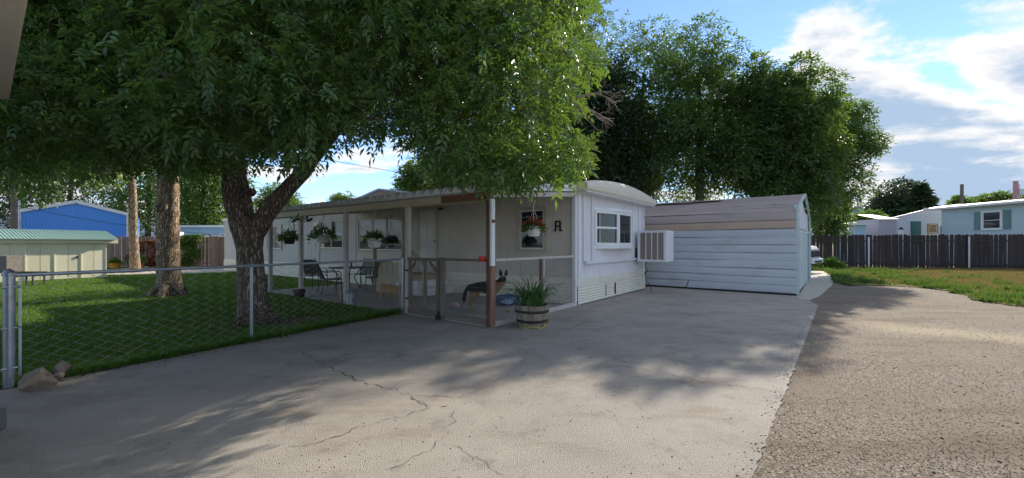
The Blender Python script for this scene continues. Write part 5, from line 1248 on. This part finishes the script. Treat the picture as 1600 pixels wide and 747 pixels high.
# ---- the cottonwood behind it on the lawn
rnd = random.Random(31); r = np.random.default_rng(31); Y1 = 12.3
cot = thing('cottonwood_tree', 'thick straight cottonwood trunk rising from the lawn left of the ash', 'tree', (0, 0, 0), 0)
limbs = [([G(264, 462), P(264, 452, Y1), P(263, 430, Y1), P(262, 395, Y1), P(262, 350, Y1), P(263, 300, Y1), P(262, 255, Y1), P(258, 200, Y1), P(254, 120, Y1)], [.46, .36, .30, .275, .27, .262, .25, .23, .19]),
         ([P(264, 250, Y1), P(290, 200, Y1), P(330, 130, Y1 + .6), P(380, 40, Y1 + 1)], [.22, .18, .14, .08]), ([P(257, 195, Y1), P(232, 150, Y1), P(170, 90, Y1 - .6), P(110, 20, Y1 - 1)], [.22, .17, .12, .06])]
cl1 = []
for _ in range(8000):
    x, y, z = r.uniform(-17, -4.5), r.uniform(9.0, 17), r.uniform(4.2, 12); e = ((x + 10.5) / 6.0) ** 2 + ((y - 12.8) / 4.2) ** 2 + ((z - 8) / 4.0) ** 2
    rad = .7 + .4 * r.random(); px = 800 + F * x / y; py = HY - F * (z - CAMH) / y
    if e > 1 or e < .25 or py + rad * F / y > 240: continue
    if any((x - a[0]) ** 2 + (y - a[1]) ** 2 + (z - a[2]) ** 2 < 1.0 for a, _ in cl1): continue
    cl1.append(((x, y, z), rad))
    if len(cl1) >= 120: break
trunk_mesh(limbs, cl1, rnd, thick=.08).build('trunk', M_bark2, cot, smooth=True)
c = P(252, 322, Y1 - .25); MB().lathe([(0, .0), (.06, .02), (.11, .07), (.15, .03), (.19, -.05)], 14, M=Matrix.Translation(c) @ Matrix.Rotation(R(70), 4, 'X') @ Matrix.Rotation(.4, 4, 'Y')).build('knot', M_bark2, cot, smooth=True)
for a in np.linspace(0, 2 * pi, 6)[:-1]:
    g0 = G(264, 462); MB().tube([g0 + Vector((.24 * cos(a), .24 * sin(a), .30)), g0 + Vector((.42 * cos(a), .42 * sin(a), .05)), g0 + Vector((.62 * cos(a), .62 * sin(a), -.08))], [.10, .08, .03], 8).build('root', M_bark2, cot, smooth=True)
Ps, As = clump_points(r, cl1, 60); co, tr = compound(r, Ps, As, .30, 2, .17, .10); npmesh('crown', co, tr, M_leaf2, cot)

# ---- generic background tree given by where its crown stands
def bg_tree(name, label, cx, cy, rx, ry, Y, m, nclump, per, ll, lw, seed, trunk_r=.16, depth=1.0, cat='tree', group=None, base_dx=0.0, limit=None, mbark=None, lumps=.42):
    r = np.random.default_rng(seed); rnd = random.Random(seed); k = Y / F
    X, Z_, RX_, RZ2 = Xat(cx, Y), Zat(cy, Y), rx * k, ry * k; RY_ = RX_ * depth
    t_ = thing(name, label, cat, (X + base_dx, Y, 0), 0, group); cls = []; rad0 = lumps * min(RX_, RZ2)
    for _ in range(nclump * 40):
        u = r.normal(size=3); u /= np.linalg.norm(u); q = (.35 + .65 * r.random() ** .5); p = np.array([u[0] * RX_ * q, u[1] * RY_ * q, u[2] * RZ2 * q]); w = 1 - .35 * max(0, u[2] * q)
        p[0] *= w; rad = rad0 * (.45 + 1.0 * r.random() ** 1.4); p *= .97
        px = cx + p[0] / k; py = cy - p[2] / k
        if limit and not limit(px, py, rad / k): continue
        if Z_ + p[2] - rad < .25 * 0 - 1: continue
        if any(((p - np.array(a)) ** 2).sum() < (.55 * (rad + b_)) ** 2 for a, b_ in cls): continue
        cls.append((p, rad))
        if len(cls) >= nclump: break
    cls = [((a[0] - base_dx, a[1], a[2] + Z_), b_) for a, b_ in cls]
    if trunk_r:
        top = Vector((-base_dx * .8, 0, Z_ + RZ2 * .45)); limbs = [([(0, 0, 0), (rnd.uniform(-.1, .1), 0, Z_ * .3), (-base_dx * .12, rnd.uniform(-.1, .1), max(.4, Z_ - RZ2 * .55)), top], [trunk_r * 1.3, trunk_r, trunk_r * .85, trunk_r * .25])]
        trunk_mesh(limbs, cls, rnd, thick=trunk_r * .4).build('trunk', mbark or M_bark3, t_, smooth=True)
    Ps, As = [], []
    Ps, As = clump_points(r, [(c, b_) for c, b_ in cls], 1, .3) if False else (None, None)
    P_, A_ = [], []
    for c, b_ in cls:
        n = max(6, int(per * (b_ / rad0) ** 2)); u = r.normal(size=(n, 3)); u /= np.linalg.norm(u, axis=1)[:, None]; q = b_ * (.35 + .75 * r.random(n) ** .7)
        p = u * q[:, None]; p[:, 2] *= .8; P_.append(p + np.array(c)[None]); a = u + r.normal(0, .5, (n, 3)); a[:, 2] -= .25; A_.append(a / np.linalg.norm(a, axis=1)[:, None])
    P_ = np.concatenate(P_); A_ = np.concatenate(A_)
    co, tr = compound(r, P_, A_, ll * 1.5, 1, ll, lw); npmesh('crown', co, tr, m, t_)
    return t_
gsh = 'row of trees behind the metal shed'
for (lab, cx, cy, rx, ry, Y, sd, dx) in (
    ('tall leftmost locust of the shed row partly behind the ash crown', 1005, 180, 108, 142, 21.0, 41, 0), ('tallest rounded tree behind the metal shed roof', 1092, 176, 88, 134, 19.5, 42, 0),
    ('thin topped tree above the pale pole behind the shed', 1184, 205, 68, 124, 18.6, 43, 0), ('broad locust tree above the shed right end', 1246, 222, 66, 124, 17.8, 44, -.2),
    ('outermost right tree of the shed row leaning over the lawn', 1318, 236, 55, 94, 23.5, 45, -3.2)):
    bg_tree('locust_tree', lab, cx, cy, rx, ry, Y, M_leaf2, 70, 230, .17, .075, sd, .2, .6, group=gsh, base_dx=dx, lumps=.30,
            limit=(lambda px, py, pr: px + pr * .8 < interp(py, [(100, 1320), (150, 1338), (185, 1368), (232, 1370), (262, 1346), (300, 1336), (345, 1330)])) if sd == 45 else None)
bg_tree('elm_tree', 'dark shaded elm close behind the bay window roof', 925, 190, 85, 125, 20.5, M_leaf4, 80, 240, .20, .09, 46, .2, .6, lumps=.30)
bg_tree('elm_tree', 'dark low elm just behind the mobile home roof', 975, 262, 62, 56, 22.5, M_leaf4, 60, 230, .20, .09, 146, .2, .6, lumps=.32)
bg_tree('shrub', 'dense green shrub behind the picket fence at the shed corner', 1292, 338, 28, 34, 31.5, M_leaf2, 30, 120, .22, .09, 47, .08, cat='shrub')
bg_tree('shrub', 'low bright green shrub at the foot of the picket fence', 1297, 413, 17, 9, 25.0, M_leaf3, 18, 90, .16, .08, 48, .03, cat='shrub')
# beyond the picket fence
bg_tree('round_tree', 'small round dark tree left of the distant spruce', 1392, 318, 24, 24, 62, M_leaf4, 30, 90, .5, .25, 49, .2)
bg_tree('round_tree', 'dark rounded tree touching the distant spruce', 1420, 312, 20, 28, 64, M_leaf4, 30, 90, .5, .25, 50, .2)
bg_tree('round_tree', 'olive green tree below the blue mountain', 1352, 346, 20, 12, 52, M_leaf2, 24, 90, .45, .2, 51, .2)
bg_tree('round_tree', 'low treetop left of the distant wooden pole', 1500, 316, 14, 6, 75, M_leaf2, 12, 60, .5, .25, 52, .2)
bg_tree('round_tree', 'wide distant treetop left of the reddish mast', 1562, 312, 32, 8, 75, M_leaf2, 24, 80, .5, .25, 53, .2)
spr = thing('spruce_tree', 'pointed dark spruce behind the white house', 'tree', (Xat(1438, 58), 58, 0), 0)
g = np.random.default_rng(61); n = 5200; hgt = Zat(288, 58); hz = g.random(n); rr = (1 - hz) ** .8 * 4.2 * (.35 + .65 * g.random(n)) * (.72 + .28 * np.sin(hz * 44)) + .05; a = g.random(n) * 6.283
p = np.stack([rr * np.cos(a), rr * np.sin(a), 2 + hz * (hgt - 2) - rr * .12], -1); d = np.stack([np.cos(a), np.sin(a), np.full(n, -.25)], -1); co, tr = leaf_quads(p, d * 1.6, .75, .26, 61); npmesh('crown', co, tr, M_leaf4, spr)
MB().tube([(0, 0, 0), (0, 0, hgt * .97)], [.3, .04], 8).build('trunk', M_bark3, spr)
# trees beyond the lawn on the left
gl = 'trees beyond the board fence'
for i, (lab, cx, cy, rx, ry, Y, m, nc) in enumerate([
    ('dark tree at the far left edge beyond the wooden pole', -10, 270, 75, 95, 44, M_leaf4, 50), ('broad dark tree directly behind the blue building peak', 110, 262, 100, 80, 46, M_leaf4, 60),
    ('sunlit tree right of the blue building behind the cottonwood', 232, 272, 60, 100, 41, M_leaf2, 55), ('bright sunlit tree between cottonwood and ash trunks', 318, 288, 55, 75, 38, M_leaf3, 60),
    ('small bright treetop below the right ash limb', 436, 322, 34, 26, 52, M_leaf3, 30), ('feathery pale tree low in the sky gap', 541, 316, 22, 14, 60, M_leaf3, 16),
    ('bright green rounded tree above the tan house roof', 662, 288, 44, 36, 36, M_leaf3, 55), ('leafy tree behind the porch awning corner', 745, 265, 66, 56, 31, M_leaf2, 60), ('sunlit tree glimpsed through the gaps behind the ash', 850, 225, 70, 80, 28, M_leaf2, 60)]):
    bg_tree('yard_tree', lab, cx, cy, rx, ry, Y, m, nc, 130, .36, .16, 70 + i, .25 if i < 8 else .2, .7, group=gl)
# lower hanging crown at the far left, nearer than the blue building
bg_tree('maple_tree', 'leafy maple hanging above the yellow shed at the left', 60, 195, 150, 88, 19.5, M_leaf2, 80, 150, .22, .13, 90, .2, .6, base_dx=-7.5)
bg_tree('maple_tree', 'slim trunked maple between the blue building and the cottonwood', 150, 240, 80, 34, 22.0, M_leaf2, 45, 110, .22, .13, 91, .19, .5, base_dx=2.1, mbark=M_bark2)
